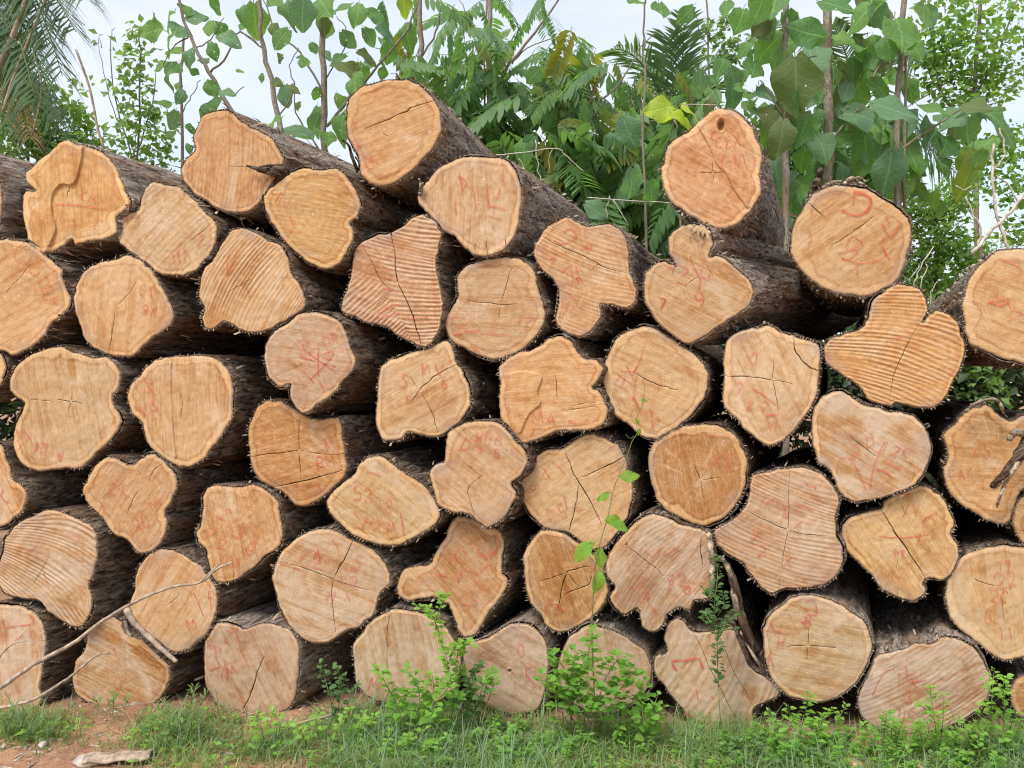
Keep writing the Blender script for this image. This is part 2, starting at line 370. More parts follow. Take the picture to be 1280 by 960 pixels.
    h = A['h']+.003*vnoise(v[:, 0]*9, v[:, 1]*9, idx)+.0012*vnoise(v[:, 0]*40, v[:, 1]*40, idx+7)
    sa = R(-saw); su = v[:, 0]*math.cos(sa)+v[:, 1]*math.sin(sa); sv = -v[:, 0]*math.sin(sa)+v[:, 1]*math.cos(sa)
    rd = np.full(len(v), .35)
    if ridge:
        amp, spc = ridge
        if fan:
            fc = proj([fan])[0]; ang = np.arctan2(v[:, 1]-fc[1], v[:, 0]-fc[0]); dist = np.linalg.norm(v-fc, axis=1).mean(); q = ang*dist
        else: q = sv
        if saw2:
            l0, l1 = proj([saw2[:2]])[0], proj([saw2[2:4]])[0]; side = (l1[0]-l0[0])*(v[:, 1]-l0[1])-(l1[1]-l0[1])*(v[:, 0]-l0[0]); s2 = R(-saw2[4])
            q = np.where(side < 0, -v[:, 0]*math.sin(s2)+v[:, 1]*math.cos(s2), q)
        q = q+(.30+.5*lr.random())*(su+.1)**2*lr.choice((-1, 1))
        q = q/(spc*px*.85)+.9*vnoise(su*1.1+5, sv*9, idx+77)+.30*vnoise(su*5, sv*16, idx+2)+.55*vnoise(su*2.2, sv*3, idx+5)
        prof = np.sin(q*2*math.pi); prof = np.where(prof > 0, prof**.6, -np.abs(prof)**1.3)
        fade = np.clip(ed/.012, 0, 1)*np.clip(.8+.7*vnoise(su*4, sv*11, idx+9), .22, 1.05)*np.clip(.85+.5*vnoise(su*7, sv*45, idx+19), .4, 1.1)
        h = h+prof*amp*.00068*fade; rd = .35+(prof-.35)*np.clip(fade, 0, 1)*min(1, amp/2.8)
    if hole:
        hq = proj([hole[:2]])[0]; rr = np.sqrt(((v[:, 0]-hq[0])/(hole[2]*px))**2+((v[:, 1]-hq[1])/(hole[3]*px))**2)
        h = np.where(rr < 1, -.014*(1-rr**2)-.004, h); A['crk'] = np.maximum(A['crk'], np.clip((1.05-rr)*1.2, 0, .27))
        h = h+.004*np.exp(-((rr-1.35)/.2)**2)
    h = h-.006*np.clip(1-ed/.008, 0, 1)
    root = empty('teak_log', c); tag(root, label, 'log', 'teak logs stacked in the pile' if group is None else group)
    U = np.array(u); W_ = np.array(w); N_ = np.array(n)
    co = v[:, :1]*U+v[:, 1:]*W_+h[:, None]*N_
    nrm = np.cross(co[t[0, 1]]-co[t[0, 0]], co[t[0, 2]]-co[t[0, 0]])
    if nrm@N_ < 0: t = t[:, ::-1]
    me = mesh_tris('cut_face', co, t, [M['face']])
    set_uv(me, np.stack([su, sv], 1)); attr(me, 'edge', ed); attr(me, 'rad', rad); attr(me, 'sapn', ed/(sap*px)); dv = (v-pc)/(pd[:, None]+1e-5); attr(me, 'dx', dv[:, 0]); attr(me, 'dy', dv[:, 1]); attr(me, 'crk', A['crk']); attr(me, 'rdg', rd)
    f = link('cut_face', me, root); tc_, du = TINT[tint]; k = lr.uniform(.93, 1.06)
    f.color = (tc_[0]*k*lr.uniform(.97, 1.03), tc_[1]*k*lr.uniform(.96, 1.04), tc_[2]*k*lr.uniform(.9, 1.12), (du if dust is None else dust)*(1.3 if cy > 600 else 1))
    # --- body under bark
    na = len(ol); ctr = ol.mean(0); tg = np.roll(ol, -1, 0)-np.roll(ol, 1, 0); tg /= np.linalg.norm(tg, axis=1)[:, None]; nn = np.stack([tg[:, 1], -tg[:, 0]], 1)
    arc = np.concatenate([[0], np.cumsum(np.linalg.norm(np.diff(ol, axis=0), axis=1))]); mr = np.sqrt(((ol-ctr)**2).sum(1)).mean()
    ts = [0, .004, .014, .035, .07, .12, .18, .26, .36, .48, .62, .8, 1.0, 1.25, 1.55, 1.85, length-.1, length]
    ts = [q for q in ts if q <= length]
    axb = AX if vp is None else Vector(((vp[0]-640)/FPX, 1, -(vp[1]-480)/FPX)).normalized()
    ax = (axb+Vector((lr.uniform(-.02, .02), 0, lr.uniform(-.02, .02)))).normalized(); axn = np.array(ax)
    rings = []; uvs = []
    dirn = (ol-ctr)/np.linalg.norm(ol-ctr, axis=1)[:, None]
    per = arc[-1]+np.linalg.norm(ol[0]-ol[-1])
    th = 2*math.pi*arc/per
    for tt in ts:
        rd_ = 1-.035*tt; k = min(1, tt/1.6)*.45
        q = ctr+(ol-ctr)*(1-k)*rd_+dirn*mr*k*rd_
        bk = (.001+.0025*min(1, tt/.012)+.011*np.clip(fbm(arc*5.5, arc*0+idx, idx+60, 3)-.05, 0, 1)*min(1, tt/.006+.55))
        g = .006*fbm(np.cos(th)*mr*22+40, np.sin(th)*mr*22+tt*1.3+7, idx, 2)+.010*vnoise(np.cos(th)*mr*9, np.sin(th)*mr*9+tt*4, idx+30)
        q = q+nn*(bk+np.abs(g)*min(1, tt/.08+.10))[:, None]
        back = -.007 if tt == 0 else 0
        rings.append(q[:, :1]*U+q[:, 1:]*W_+axn*tt+N_*back); uvs.append(np.stack([arc, np.full(na, tt)], 1))
    Vb = np.concatenate(rings); Fb = []
    for k in range(len(ts)-1):
        a = k*na+np.arange(na); b2 = k*na+(np.arange(na)+1) % na
        Fb.append(np.stack([a, b2, b2+na, a+na], 1))
    Fb = np.concatenate(Fb); Vb = np.concatenate([Vb, [rings[-1].mean(0)]]); L0 = (len(ts)-1)*na
    tri = np.concatenate([Fb[:, [0, 1, 2]], Fb[:, [0, 2, 3]], np.stack([np.full(na, len(Vb)-1), L0+np.arange(na), L0+(np.arange(na)+1) % na], 1)])
    q0 = Vb[tri[0]]; 
    if np.cross(q0[1]-q0[0], q0[2]-q0[0])@(q0.mean(0)-rings[0].mean(0)) < 0: tri = tri[:, ::-1]
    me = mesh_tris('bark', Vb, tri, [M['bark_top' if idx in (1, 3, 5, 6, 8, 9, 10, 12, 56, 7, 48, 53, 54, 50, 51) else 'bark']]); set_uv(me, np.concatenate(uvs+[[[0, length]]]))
    link('bark', me, root)
    # --- ragged fringe of torn bark round the cut, and shreds lying on the bark
    fb = MB(); nfr = int(per/.011*fringe)
    for k in range(nfr):
        i = lr.randrange(na); a_ = ol[i]; nd = nn[i]; tgd = tg[i]
        if vnoise(arc[i]*7, 2.0, idx) < -.25: continue
        L = lr.uniform(.004, .016)*(1.7 if lr.random() < .12 else 1); wd_ = lr.uniform(.0012, .004)
        base = a_+nd*lr.uniform(-.001, .004); lean = lr.uniform(-.6, .6)
        tip = base+nd*L*lr.uniform(.5, 1)+tgd*L*lean; z = lr.uniform(-.004, .004); zt = z+lr.uniform(-.008, .006)
        p0 = base-tgd*wd_; p1 = base+tgd*wd_
        def T(p, z): return Vector(U*p[0]+W_*p[1]+N_*z)
        fb.add([T(p0, z), T(p1, z), T((p0+p1)/2-nd*.002, z-.007), T(tip, zt)], [(0, 1, 3), (1, 2, 3), (2, 0, 3), (0, 2, 1)], 0 if lr.random() < .72 else 1)
    top_ = idx in (1, 3, 5, 6, 8, 9, 10, 12, 56, 7, 14)
    for k in range(int((260 if top_ else 28)*fringe)):
        i = lr.randrange(na); tt = lr.uniform(.01, .5)**1.3*(2.2 if top_ else 1)
        L = lr.uniform(.02, .10)*(1.4 if top_ else 1); wd_ = lr.uniform(.0015, .006)
        q = ol[i]+nn[i]*.010; b0 = Vector(U*q[0]+W_*q[1])+ax*tt; out = Vector(U*nn[i][0]+W_*nn[i][1]); sd = Vector(U*tg[i][0]+W_*tg[i][1])
        e = b0+ax*L*lr.choice((-1, 1))*lr.uniform(.6, 1)+out*lr.uniform(.004, .022)+sd*lr.uniform(-.02, .02); m_ = (b0+e)/2+out*.006
        if tt < .06 and (e-b0).dot(ax) < 0: e = b0-(e-b0)
        fb.add([b0-sd*wd_, b0+sd*wd_, m_-sd*wd_+out*.002, m_+sd*wd_+out*.002, e], [(0, 1, 3, 2), (2, 3, 4)], 0 if lr.random() < .72 else 1)
    if fb.v: tag(fb.build('bark_fringe', [M['fibre'], M['fibre_pale']], root, False), kind='stuff')
    # --- red crayon writing
    st = []
    for q in red.split(): st += [(p_, .85) for p_ in text_strokes(q)]
    for q in [z for z in marks.split(';') if z.strip()]:
        wd = 1.0
        if ':' in q: wd, q = q.split(':'); wd = float(wd)
        st.append((pts(q), wd))
    if st:
        cv = []; cf = []; cu = []; ink = []
        for q, wd in st:
            q = catmull(q, 5, False) if len(q) > 1 else q
            q = q+np.stack([vnoise(np.arange(len(q))*.5, np.arange(len(q))*0+lr.random()*90, 3), vnoise(np.arange(len(q))*.5, np.arange(len(q))*0+lr.random()*90, 8)], 1)*.5
            w2 = proj(q); tg2 = np.gradient(w2, axis=0); tg2 /= np.linalg.norm(tg2, axis=1)[:, None]+1e-9; n2 = np.stack([-tg2[:, 1], tg2[:, 0]], 1)
            m = len(w2); hw = .0031*wd*nr.uniform(.75, 1.2, m); sg = lr.uniform(.7, 1.0); z = .0045+(slab_h if slp is not None and inside(w2[m//2:m//2+1], slp)[0] else 0)
            ins = inside(w2, ol); b0 = len(cv)
            for i in range(m):
                for s_ in (-1, 1):
                    e_ = w2[i]+n2[i]*hw[i]*s_; cv.append(U*e_[0]+W_*e_[1]+N_*z); cu.append(e_); ink.append(sg*float(np.clip(.85+.5*vnoise(i*.35, sg*90, idx), .35, 1)))
            cf += [(b0+2*i, b0+2*i+2, b0+2*i+3, b0+2*i+1) for i in range(m-1) if ins[i] and ins[i+1]]
        me = mesh('red_writing', cv, cf, [M['crayon']], False); set_uv(me, cu); attr(me, 'ink', ink); tag(link('red_writing', me, root), kind='stuff')
    LOGS[idx] = dict(root=root, c=c, u=u, w=w, n=n, ax=ax, proj=proj, px=px)
    return root
L = make_log
L(1, '82,176 99,181 117,186 132,194 144,207 150,222 156,237 163,252 157,262 147,270 146,282 145,292 130,299 110,302 95,306 89,300 75,309 56,317 41,309 36,295 31,275 29,252 32,241 46,239 38,231 34,220 47,205 65,190', 'large log at the upper left whose sawn face has a raised stepped slab', 'o', .03, (85,250), 85, 9,
  cracks='1.3:88,232 86,239 83,247', slab='104,170 104,187 102,205 94,230 77,231 66,245 66,265 71,285 66,302 50,330 20,320 15,230 50,180', slab_h=.012, red='KA@112,246,13,8 C@97,276,11,60 C@124,282,15,0', marks='68,255 100,257 135,262')
L(2, '190,228 207,230 227,236 242,250 257,265 270,277 271,295 265,312 255,325 240,340 220,344 197,340 180,327 162,315 147,299 146,285 147,275 160,267 172,261 176,250 182,235', 'pale notched log leaning against the right side of the stepped log at upper left', 't', .02, (212,297), -48, 8, ridge=(.7, 7), cracks='240,300 252,290 262,281', red='HA@228,318,17,-10 7@250,300,14,20')
L(3, '275,137 292,142 307,155 327,165 342,177 352,192 354,205 340,230 327,252 310,265 290,266 270,259 247,245 230,227 225,212 231,200 244,187 242,172 246,157 257,142', 'orange three-lobed log on the top left row with a bark splinter across its face', 'o', .02, (296,208), 93, 8, ridge=(.9, 6), cracks='.7:285,208 296,208 307,209', marks='.7:288,155 298,158 304,166;.7:250,180 253,190')
L(4, '380,209 400,212 417,210 430,217 440,230 447,242 450,257 446,270 436,280 441,287 441,300 437,310 427,327 412,337 395,334 375,321 355,302 344,285 336,270 329,252 332,240 350,227 365,215', 'rounded orange log with a notched right edge below the top left log', 'o', -.10, (391,268), 8, 9, ridge=(.5, 7), red='HN@352,248,18,30 7X@362,286,15,60')
L(5, '500,99 515,101 532,112 544,126 551,145 552,162 545,180 532,195 512,215 487,231 472,232 459,227 450,215 447,197 437,177 432,160 434,140 436,125 450,110 470,102', 'highest log of the pile with a diagonal crack across its round face', 'o', .0, (480,162), -20, 10, cracks='1.8:456,161 480,151 505,140 520,133 543,126;.8:478,165 485,170', red='e@449,182,10,0 L@465,203,14,20', marks='1.6:443,152 443,160;.8:455,195 475,205', vp=(910,490), length=1.15)
L(6, '585,195 607,197 630,199 642,210 650,225 652,245 650,265 646,287 635,307 625,315 610,320 592,319 582,310 570,297 550,285 535,267 522,252 524,240 535,225 550,210 567,200', 'broad tan log below and right of the highest log, with vertical red strokes', 't', -.06, (598,253), 92, 9, cracks='594,305 593,318;608,303 609,318;632,298 632,308', marks='574,215 578,240;568,250 570,268;592,238 595,262;608,233 612,262;1.3:629,215 626,232 621,250;610,257 632,262;612,270 628,275;572,220 583,228 577,238', length=1.15)
L(7, '707,272 722,277 735,284 747,281 760,279 772,285 782,297 787,315 786,335 792,352 797,367 792,381 780,386 765,382 753,380 751,384 751,395 740,412 727,420 710,417 697,407 694,395 699,375 699,363 691,350 675,335 667,317 672,302 682,287 694,277', 'clover-shaped log with three deep lobes in the upper middle of the pile', 'y', -.03, (739,337), 22, 5, ridge=(1.1, 6), cracks='1.2:680,297 700,308 730,320 760,335 790,343;.8:735,340 742,335 748,330', red='9@732,311,14,80 7@690,330,13,10 28@716,338,16,25 B@722,352,13,60 D@715,378,22,10', marks='692,300 703,305 716,300 720,292 712,287 704,290')
L(8, '900,136 915,139 930,147 940,160 946,175 952,192 952,207 950,220 952,237 947,252 935,267 920,280 902,287 887,284 872,274 855,264 837,250 829,232 827,215 831,197 837,180 852,170 867,159 882,144', 'round log topping the right half of the pile, with a dark knot hole', 'o', .02, (891,216), 30, 10, cracks='1.2:877,216 891,216 904,216;.8:891,203 892,216 891,228', slab='872,150 880,172 887,185 895,205 907,217 917,237 930,255 945,275 970,260 970,150 900,120', slab_h=.008, red='C@892,170,10,0 CEX@911,178,14,-5 FM@917,204,20,-8', hole=(901,157,4.5,7), length=1.75)
L(9, '805,350 810,337 825,327 838,329 846,331 838,318 835,302 840,290 852,282 870,280 885,285 891,297 890,312 888,321 900,320 917,330 932,345 941,360 942,370 935,385 910,400 887,417 865,430 850,426 830,411 815,392 805,375', 'squat wide log with a round knob on top, under the knot-hole log', 't', -.05, (872,350), 28, 6, cracks='.9:858,356 872,346', red='9@875,375,17,0 7@828,380,15,10 A@840,335,14,30 X@890,338,15,0', marks='862,320 868,335 875,350 873,362;880,322 876,345 892,350;848,330 860,338 852,345;846,352 858,358;1.3:826,385 832,374', vp=(1450,440), length=1.95)
L(10, '1010,251 1022,240 1042,232 1062,232 1082,237 1102,247 1122,260 1135,272 1139,287 1137,307 1132,327 1125,347 1110,360 1087,370 1067,370 1045,366 1022,357 1005,342 992,322 988,305 991,287 1000,267', 'nearly round log high on the right marked with a bold red D', 'y', .0, (1068,298), -35, 13, cracks='1.3:1008,252 1020,262 1029,270;1.0:1043,306 1060,294 1075,284 1090,272', marks='2.2:1052,262 1062,268 1075,269 1086,261 1088,250 1080,243 1066,240;1.2:1068,240 1066,258;1.4:1103,280 1115,298 1124,277;1108,270 1112,285;1062,298 1058,312 1078,305 1065,295;1048,317 1072,313 1060,325 1052,322 1075,330 1105,322 1102,308 1112,326;1072,330 1071,345', length=1.1)
L(11, '1132,356 1150,362 1160,380 1161,389 1153,403 1162,394 1170,389 1185,392 1197,402 1202,417 1207,432 1204,455 1192,475 1182,497 1167,509 1145,510 1122,505 1110,507 1087,501 1077,485 1055,470 1035,455 1031,437 1037,425 1055,417 1075,412 1085,400 1090,380 1102,367 1117,357', 'bright orange heart-shaped log on the right with strong fanned saw ridges', 'o', -.04, (1130,440), 7, 6, ridge=(2.6, 6.5), fan=(760,385), cracks='1.2:1152,402 1140,420 1130,440 1121,458 1116,475 1112,497', marks='1.3:1112,424 1128,421;2:1143,438 1147,438')
L(12, '1250,312 1280,311 1310,320 1340,345 1350,380 1340,420 1315,445 1290,455 1270,452 1247,446 1222,434 1210,425 1206,405 1203,382 1207,362 1217,342 1232,325', 'large round log cut by the right edge of the picture, upper row', 'y', -.03, (1280,375), 20, 12, marks='1250,324 1275,336 1268,346 1253,350;1232,380 1262,373 1250,382 1235,376;1258,372 1262,385;1258,402 1278,392 1262,388')
L(13, '1230,507 1240,510 1250,520 1264,527 1280,520 1300,530 1305,570 1295,610 1280,612 1272,622 1265,645 1257,655 1242,654 1225,645 1200,630 1185,610 1180,587 1185,572 1180,550 1182,540 1197,527 1210,514', 'orange log at the right edge with a torn bark strip across its face', 'o', .02, (1245,575), 4, 10, red='C5@1228,564,14,10 A4@1208,592,13,0 1@1228,605,10,0')
L(14, '0,300 15,299 32,302 47,312 65,325 76,337 80,355 87,370 86,385 77,395 66,402 57,417 40,432 17,444 5,440 -15,430 -30,400 -35,360 -25,325 -12,305', 'tan log at the left edge with a red number curving down its face', 'y', .0, (23,370), -30, 8, cracks='.8:8,366 22,350 40,330', red='C@27,318,22,20 2516@50,345,15,58 54@66,373,14,40')
L(15, '160,319 175,325 190,340 200,355 207,370 216,385 216,400 207,412 190,422 172,440 157,446 137,444 120,436 105,422 99,405 94,385 92,367 97,350 110,335 125,327 142,324', 'rounded golden log with pale star cracks radiating from its centre, left side', 'y', .03, (147,382), 95, 7, cracks='1.6:144,393 140,415 137,440;.6:147,382 160,368 170,355', red='51@184,364,12,10 8X@188,388,13,10')
L(16, '300,285 317,290 335,300 350,307 360,325 365,342 377,362 382,380 372,392 350,405 330,415 307,415 290,405 280,402 267,411 256,410 251,397 256,387 249,372 250,352 254,337 265,325 275,307 285,292', 'pale saw-ridged log with ragged bark under the notched orange log', 'y', -.12, (312,352), -62, 4, ridge=(2.2, 5.5), cracks='.9:284,366 300,357 314,348', marks='297,312 290,330 284,345;.9:305,350 312,372;.8:285,318 284,345', fringe=1.8, dust=.35)
L(17, '505,280 520,269 535,271 545,280 551,292 548,310 545,335 550,357 554,385 550,410 540,427 530,434 517,430 500,420 480,407 455,402 437,394 427,387 432,365 439,337 442,315 450,305 470,295 486,292', 'five-sided saw-ridged log split top to bottom by a dark crack', 't', -.02, (497,354), 18, 4, ridge=(2.8, 6.5), cracks='1.9:488,290 493,315 497,350 508,375 518,400 523,420 526,432;1.0:452,306 465,328 478,352 490,362;.8:497,354 480,372 466,388', marks='1.2:478,362 490,362;470,397 482,386 500,380;1.2:474,398 500,392;1.2:515,398 536,397;480,340 490,336;478,350 486,348', fringe=1.3, saw2=(452,306,488,375,-38))
L(18, '625,322 640,322 655,327 667,337 672,355 677,375 682,392 677,412 665,427 650,440 630,447 612,449 590,440 570,430 560,420 557,400 565,385 572,370 572,350 580,335 600,326', 'round log with a pale rim and hairline cross crack below the broad tan log', 't', .0, (624,382), 4, 11, cracks='1.0:588,376 610,379 625,381 648,380;.8:638,338 633,358 627,378;.8:625,382 624,398', marks='560,395 570,398 578,396;1.4:566,418 580,416 600,412;580,414 610,417 640,420;.9:572,410 590,400 600,395;648,405 652,398 668,397 664,410 655,412;1.3:588,432 600,440', dust=.2)
L(19, '385,390 400,391 417,397 430,410 435,425 441,440 444,455 437,467 426,477 420,490 402,502 390,512 380,516 367,507 362,492 364,480 350,484 335,472 330,452 331,435 340,417 357,405 370,395', 'pale log with a drooping lower lobe and red star-like strokes', 'p', -.12, (393,450), 10, 6, red='e@382,430,13,10 OR@414,424,13,-10', marks='1.2:397,424 398,470;1.3:385,440 400,452 420,465;375,445 395,452;415,448 402,460 388,475;392,470 400,478 406,488;1.2:405,442 416,440 412,450 404,446;1.6:404,455 420,458;377,462 392,478', dust=.35)
L(20, '72,434 92,440 110,446 132,447 145,457 150,472 147,488 140,495 142,508 151,520 149,535 135,552 115,572 100,585 75,586 45,589 27,580 17,562 16,545 22,522 30,505 18,495 12,485 14,470 22,455 45,440', 'big pale violin-shaped log on the left with a fine cross crack at its pith', 't', -.03, (89,502), 80, 8, cracks='1.0:72,500 89,502 102,505;.9:90,490 89,502 87,515;.6:40,500 62,501', red='YX@32,545,15,0 MU@56,561,15,12 W@75,570,13,10 X@27,558,9,0', dust=.3)
L(21, '212,446 235,444 257,444 272,450 285,462 290,480 291,495 290,520 280,540 265,560 250,577 232,583 215,579 190,562 182,545 177,530 165,517 159,500 160,490 165,480 175,470 185,457 197,450', 'two-toned log split by a vertical ridge, pale left and golden right', 'y', .0, (228,508), 88, 9, cracks='1.0:227,490 228,508 227,520', slab='214,430 214,460 215,500 217,540 217,600 150,600 140,500 160,440', slab_h=.005, red='Cb@182,480,17,-25 X4@188,512,15,-20 2@192,495,14,-25')
L(22, '502,445 525,438 540,431 557,426 566,435 570,452 577,462 585,480 589,498 586,512 575,527 555,542 540,546 525,544 512,540 500,549 485,551 475,545 470,525 472,502 472,483 475,465 485,452', 'square-shouldered log with a dark Y-shaped crack, centre of the pile', 't', .01, (525,488), -30, 7, cracks='1.4:570,455 550,466 535,478 525,488 515,502;1.1:528,494 540,515 547,540;.9:512,470 520,482', red='5@506,478,16,20 M@532,462,14,-10 V@550,460,14,0 6@556,478,14,0 S@512,500,10,0')
L(23, '700,420 715,426 722,440 730,449 745,450 754,460 750,472 740,485 747,489 756,500 761,515 755,530 737,538 717,539 697,540 677,547 657,555 646,552 632,535 625,517 624,500 626,480 624,460 632,450 647,441 667,437 682,427', 'wavy-edged log with a stepped ridge on its face, middle of the pile', 'o', -.06, (696,498), -5, 8, cracks='.9:695,470 696,498;.8:715,507 735,504 745,503;.7:712,512 740,509', slab='630,468 650,464 672,467 678,472 672,490 676,505 660,520 640,560 610,560 610,470', slab_h=.008, red='M@672,520,18,-10 4@690,524,16,-10', marks='690,500 700,508 706,512;710,525 722,530 735,524;664,545 668,535')
L(24, '797,409 820,411 835,420 852,432 870,445 882,460 886,475 880,497 867,515 850,532 832,544 815,549 800,544 786,531 770,522 761,510 756,490 754,470 757,450 767,427 782,415', 'round log with pale wood patch at its centre, crossed by the green vine tip', 'y', .0, (815,478), 25, 10, cracks='1.2:795,468 815,478 830,483 846,488', red='HX@784,470,20,-60 D@820,524,22,0', marks='790,470 800,450 806,432;796,468 792,490 798,510;1.4:790,495 797,508;826,470 822,488;775,495 782,510')
L(25, '962,407 977,415 992,419 1010,425 1026,435 1025,460 1024,480 1017,505 1002,527 985,545 965,557 952,552 932,537 920,522 907,510 904,490 905,465 905,440 912,422 930,412 947,411', 'shield-shaped log with a broken upper right corner, right of centre', 't', -.01, (966,474), 65, 8, cracks='1.0:908,471 935,471 966,475 990,480;.9:967,450 966,474 970,495 974,515;2.2:992,422 994,437 1004,452 1014,460 1024,464', red='O@942,448,14,0 7@924,488,16,15 8@938,507,13,10 2@956,508,11,0 D@966,526,20,-20', marks='940,485 955,495 975,510;958,520 975,517')
L(26, '1037,491 1055,490 1070,500 1087,507 1110,514 1132,517 1150,525 1160,542 1164,562 1160,582 1150,600 1145,607 1122,616 1097,624 1072,627 1055,620 1045,605 1037,587 1025,580 1017,560 1014,540 1017,515 1025,500', 'greyish pink kidney-shaped log on the right scrawled with large red numbers', 'p', -.04, (1096,571), 30, 6, cracks='.9:1064,546 1080,559 1096,571', red='2@1067,566,17,15 0@1088,553,13,25 12@1112,562,15,20 X@1131,565,14,0', marks='1045,590 1048,575 1060,572 1072,588 1082,612;1106,552 1096,571 1090,590 1087,612;1.3:1102,575 1126,587;1.6:1095,585 1108,591 1116,597;1075,598 1090,608', dust=.75)
L(27, '335,501 350,502 367,510 384,521 400,524 417,521 425,527 429,547 432,570 434,590 422,605 405,620 385,631 370,631 357,620 340,610 322,597 314,582 311,562 310,540 315,520 325,506', 'deep orange log with stained heartwood, pale rim and dipped top edge', 'd', .02, (374,563), -14, 9, cracks='1.2:314,572 335,568 355,566 374,563;1.2:375,525 374,563 377,600;.7:374,563 400,568 430,568;1.8:340,610 370,604 400,596 433,587', red='M@412,555,16,-20 R8@408,577,16,-15 D@398,612,12,30')
L(28, '590,527 617,526 632,535 645,552 657,565 659,580 650,595 638,605 645,618 640,632 627,650 610,659 597,652 585,642 560,639 547,630 540,612 536,592 545,580 556,575 557,552 565,537', 'pale lobed log at the centre with a small bright star at its pith', 'p', -.10, (601,596), 40, 8, cracks='.8:601,596 585,612 590,632 593,645;.6:583,582 601,596', red='D@583,556,18,25 HHB@612,548,14,10 5@622,567,11,0 9@600,562,10,0', dust=.4)
L(29, '740,541 755,547 772,557 782,575 785,592 791,607 789,630 780,655 765,677 750,687 735,684 717,670 705,664 680,660 662,642 652,625 651,605 657,585 670,570 690,561 707,559 722,547', 'wide tan log with three long cracks meeting, crossed by the vine', 'y', -.01, (722,601), -35, 5, cracks='1.7:705,560 713,582 722,601 735,622 752,655;1.6:728,597 750,587 780,572;1.6:723,608 721,625 717,645 711,664', red='X@684,590,18,0 C5@697,642,17,-25 9@664,612,13,40 b@725,632,13,0', marks='690,575 700,585 706,592;705,618 708,635')
L(30, '875,530 900,532 917,542 927,557 934,577 934,592 930,615 917,635 900,650 880,657 860,652 837,640 822,625 815,605 809,582 812,562 825,547 845,536', 'nearly round deep orange log with a bright pale sapwood ring', 'd', .0, (876,600), 80, 10, cracks='.9:869,582 876,600 880,625;.6:876,600 897,597', red='XY@904,575,17,10 X@912,582,14,0', marks='885,545 905,546')
L(31, '475,570 492,580 507,592 527,605 540,620 550,637 547,652 532,665 512,675 495,682 475,681 450,674 430,660 415,645 408,630 412,617 427,605 442,595 450,580 462,572', 'tilted oval log with crossed red strokes, left of the pale lobed centre log', 't', -.03, (478,628), 35, 8, red='5@448,618,17,10 3@462,620,15,0 8@487,632,17,10 HX@468,655,16,20 M@490,660,13,0', marks='462,590 470,592 476,595;500,640 505,668;442,640 450,650', dust=.3)
L(32, '135,572 147,574 164,581 175,573 185,568 197,570 210,582 220,597 221,612 212,630 206,641 209,657 202,677 185,692 170,689 157,675 140,665 125,645 110,630 104,615 110,595 120,580', 'small trefoil log with an orange heart among the lower left rows', 'o', .0, (175,610), -55, 8, cracks='1.0:207,578 192,588 186,602;1.2:172,615 165,628 160,642', red='27@146,612,15,10 20@177,652,15,-20 1@149,660,14,0 E@194,633,15,80', marks='125,638 132,632;148,610 162,622')
L(33, '267,606 295,609 315,606 332,612 347,627 351,647 354,667 347,685 330,697 315,711 303,720 287,728 272,728 262,714 258,690 246,677 245,665 251,655 254,635 255,617', 'squarish log with red digits in two columns, lower left', 'o', .01, (293,662), 75, 6, cracks='.8:302,682 307,698;1.2:293,718 292,727', red='2@282,643,17,30 3@302,665,16,20 8@316,685,17,20 1@265,667,14,60 2@278,680,14,20 1u@290,700,15,0')
L(34, '65,637 87,645 110,655 120,670 121,695 117,720 111,732 115,750 110,772 97,785 77,777 60,765 47,750 25,749 5,742 -4,718 1,695 7,672 22,655 45,642', 'reddish log at the lower left with ridges fanning across its face', 'p', -.02, (68,692), 20, 3, ridge=(3.0, 6.5), fan=(-70,655), cracks='.8:62,695 52,712 42,730', marks='.9:35,690 45,683;1.1:97,700 106,702;.8:90,668 100,672;.9:55,715 62,735', dust=.5)
L(35, '0,557 10,580 17,600 31,612 32,630 22,645 0,659 -25,655 -45,625 -45,590 -25,560', 'tan log at the left edge beneath the violin-shaped log', 't', -.02, (-10,608), 60, 6, marks='4,612 2,620 8,627 14,624')
L(36, '-5,437 6,452 5,470 -2,484 -30,500 -70,490 -80,460 -60,435 -30,428', 'sliver of a log at the left edge between two larger edge logs', 'y', .02, fringe=.6)
L(37, '407,661 425,667 445,677 465,687 480,702 487,718 487,730 474,745 467,767 450,782 430,790 412,801 392,804 377,797 360,780 350,757 342,735 341,715 347,697 365,677 385,665', 'large log low in the left half with crossing cracks and red lettering', 'p', -.02, (424,716), 20, 6, cracks='1.6:441,678 432,695 423,712 417,725;1.1:355,703 380,710 400,718 424,727 460,738;1.2:418,722 414,745 420,790', red='C2@390,702,18,0 h@405,695,20,0 15@434,722,18,0 H@414,747,17,10 5@448,703,16,20', marks='352,705 375,712;415,673 424,688;432,740 438,752', dust=.4)
L(38, '575,645 595,650 620,660 630,675 629,695 627,715 635,727 627,745 612,765 600,785 590,796 577,795 570,782 564,762 557,754 540,747 512,751 497,742 496,730 505,712 535,706 545,692 555,675 562,657', 'three-armed log marked O and L in red, lower centre', 'd', .07, (585,712), 50, 9, red='O@578,695,18,0 2@590,755,16,60 Y@575,722,14,10', marks='2.2:596,687 606,697 616,692 625,680 618,668;574,718 582,712 598,718;600,712 612,706 615,712;560,722 548,718 556,728;590,722 608,740', dust=.25)
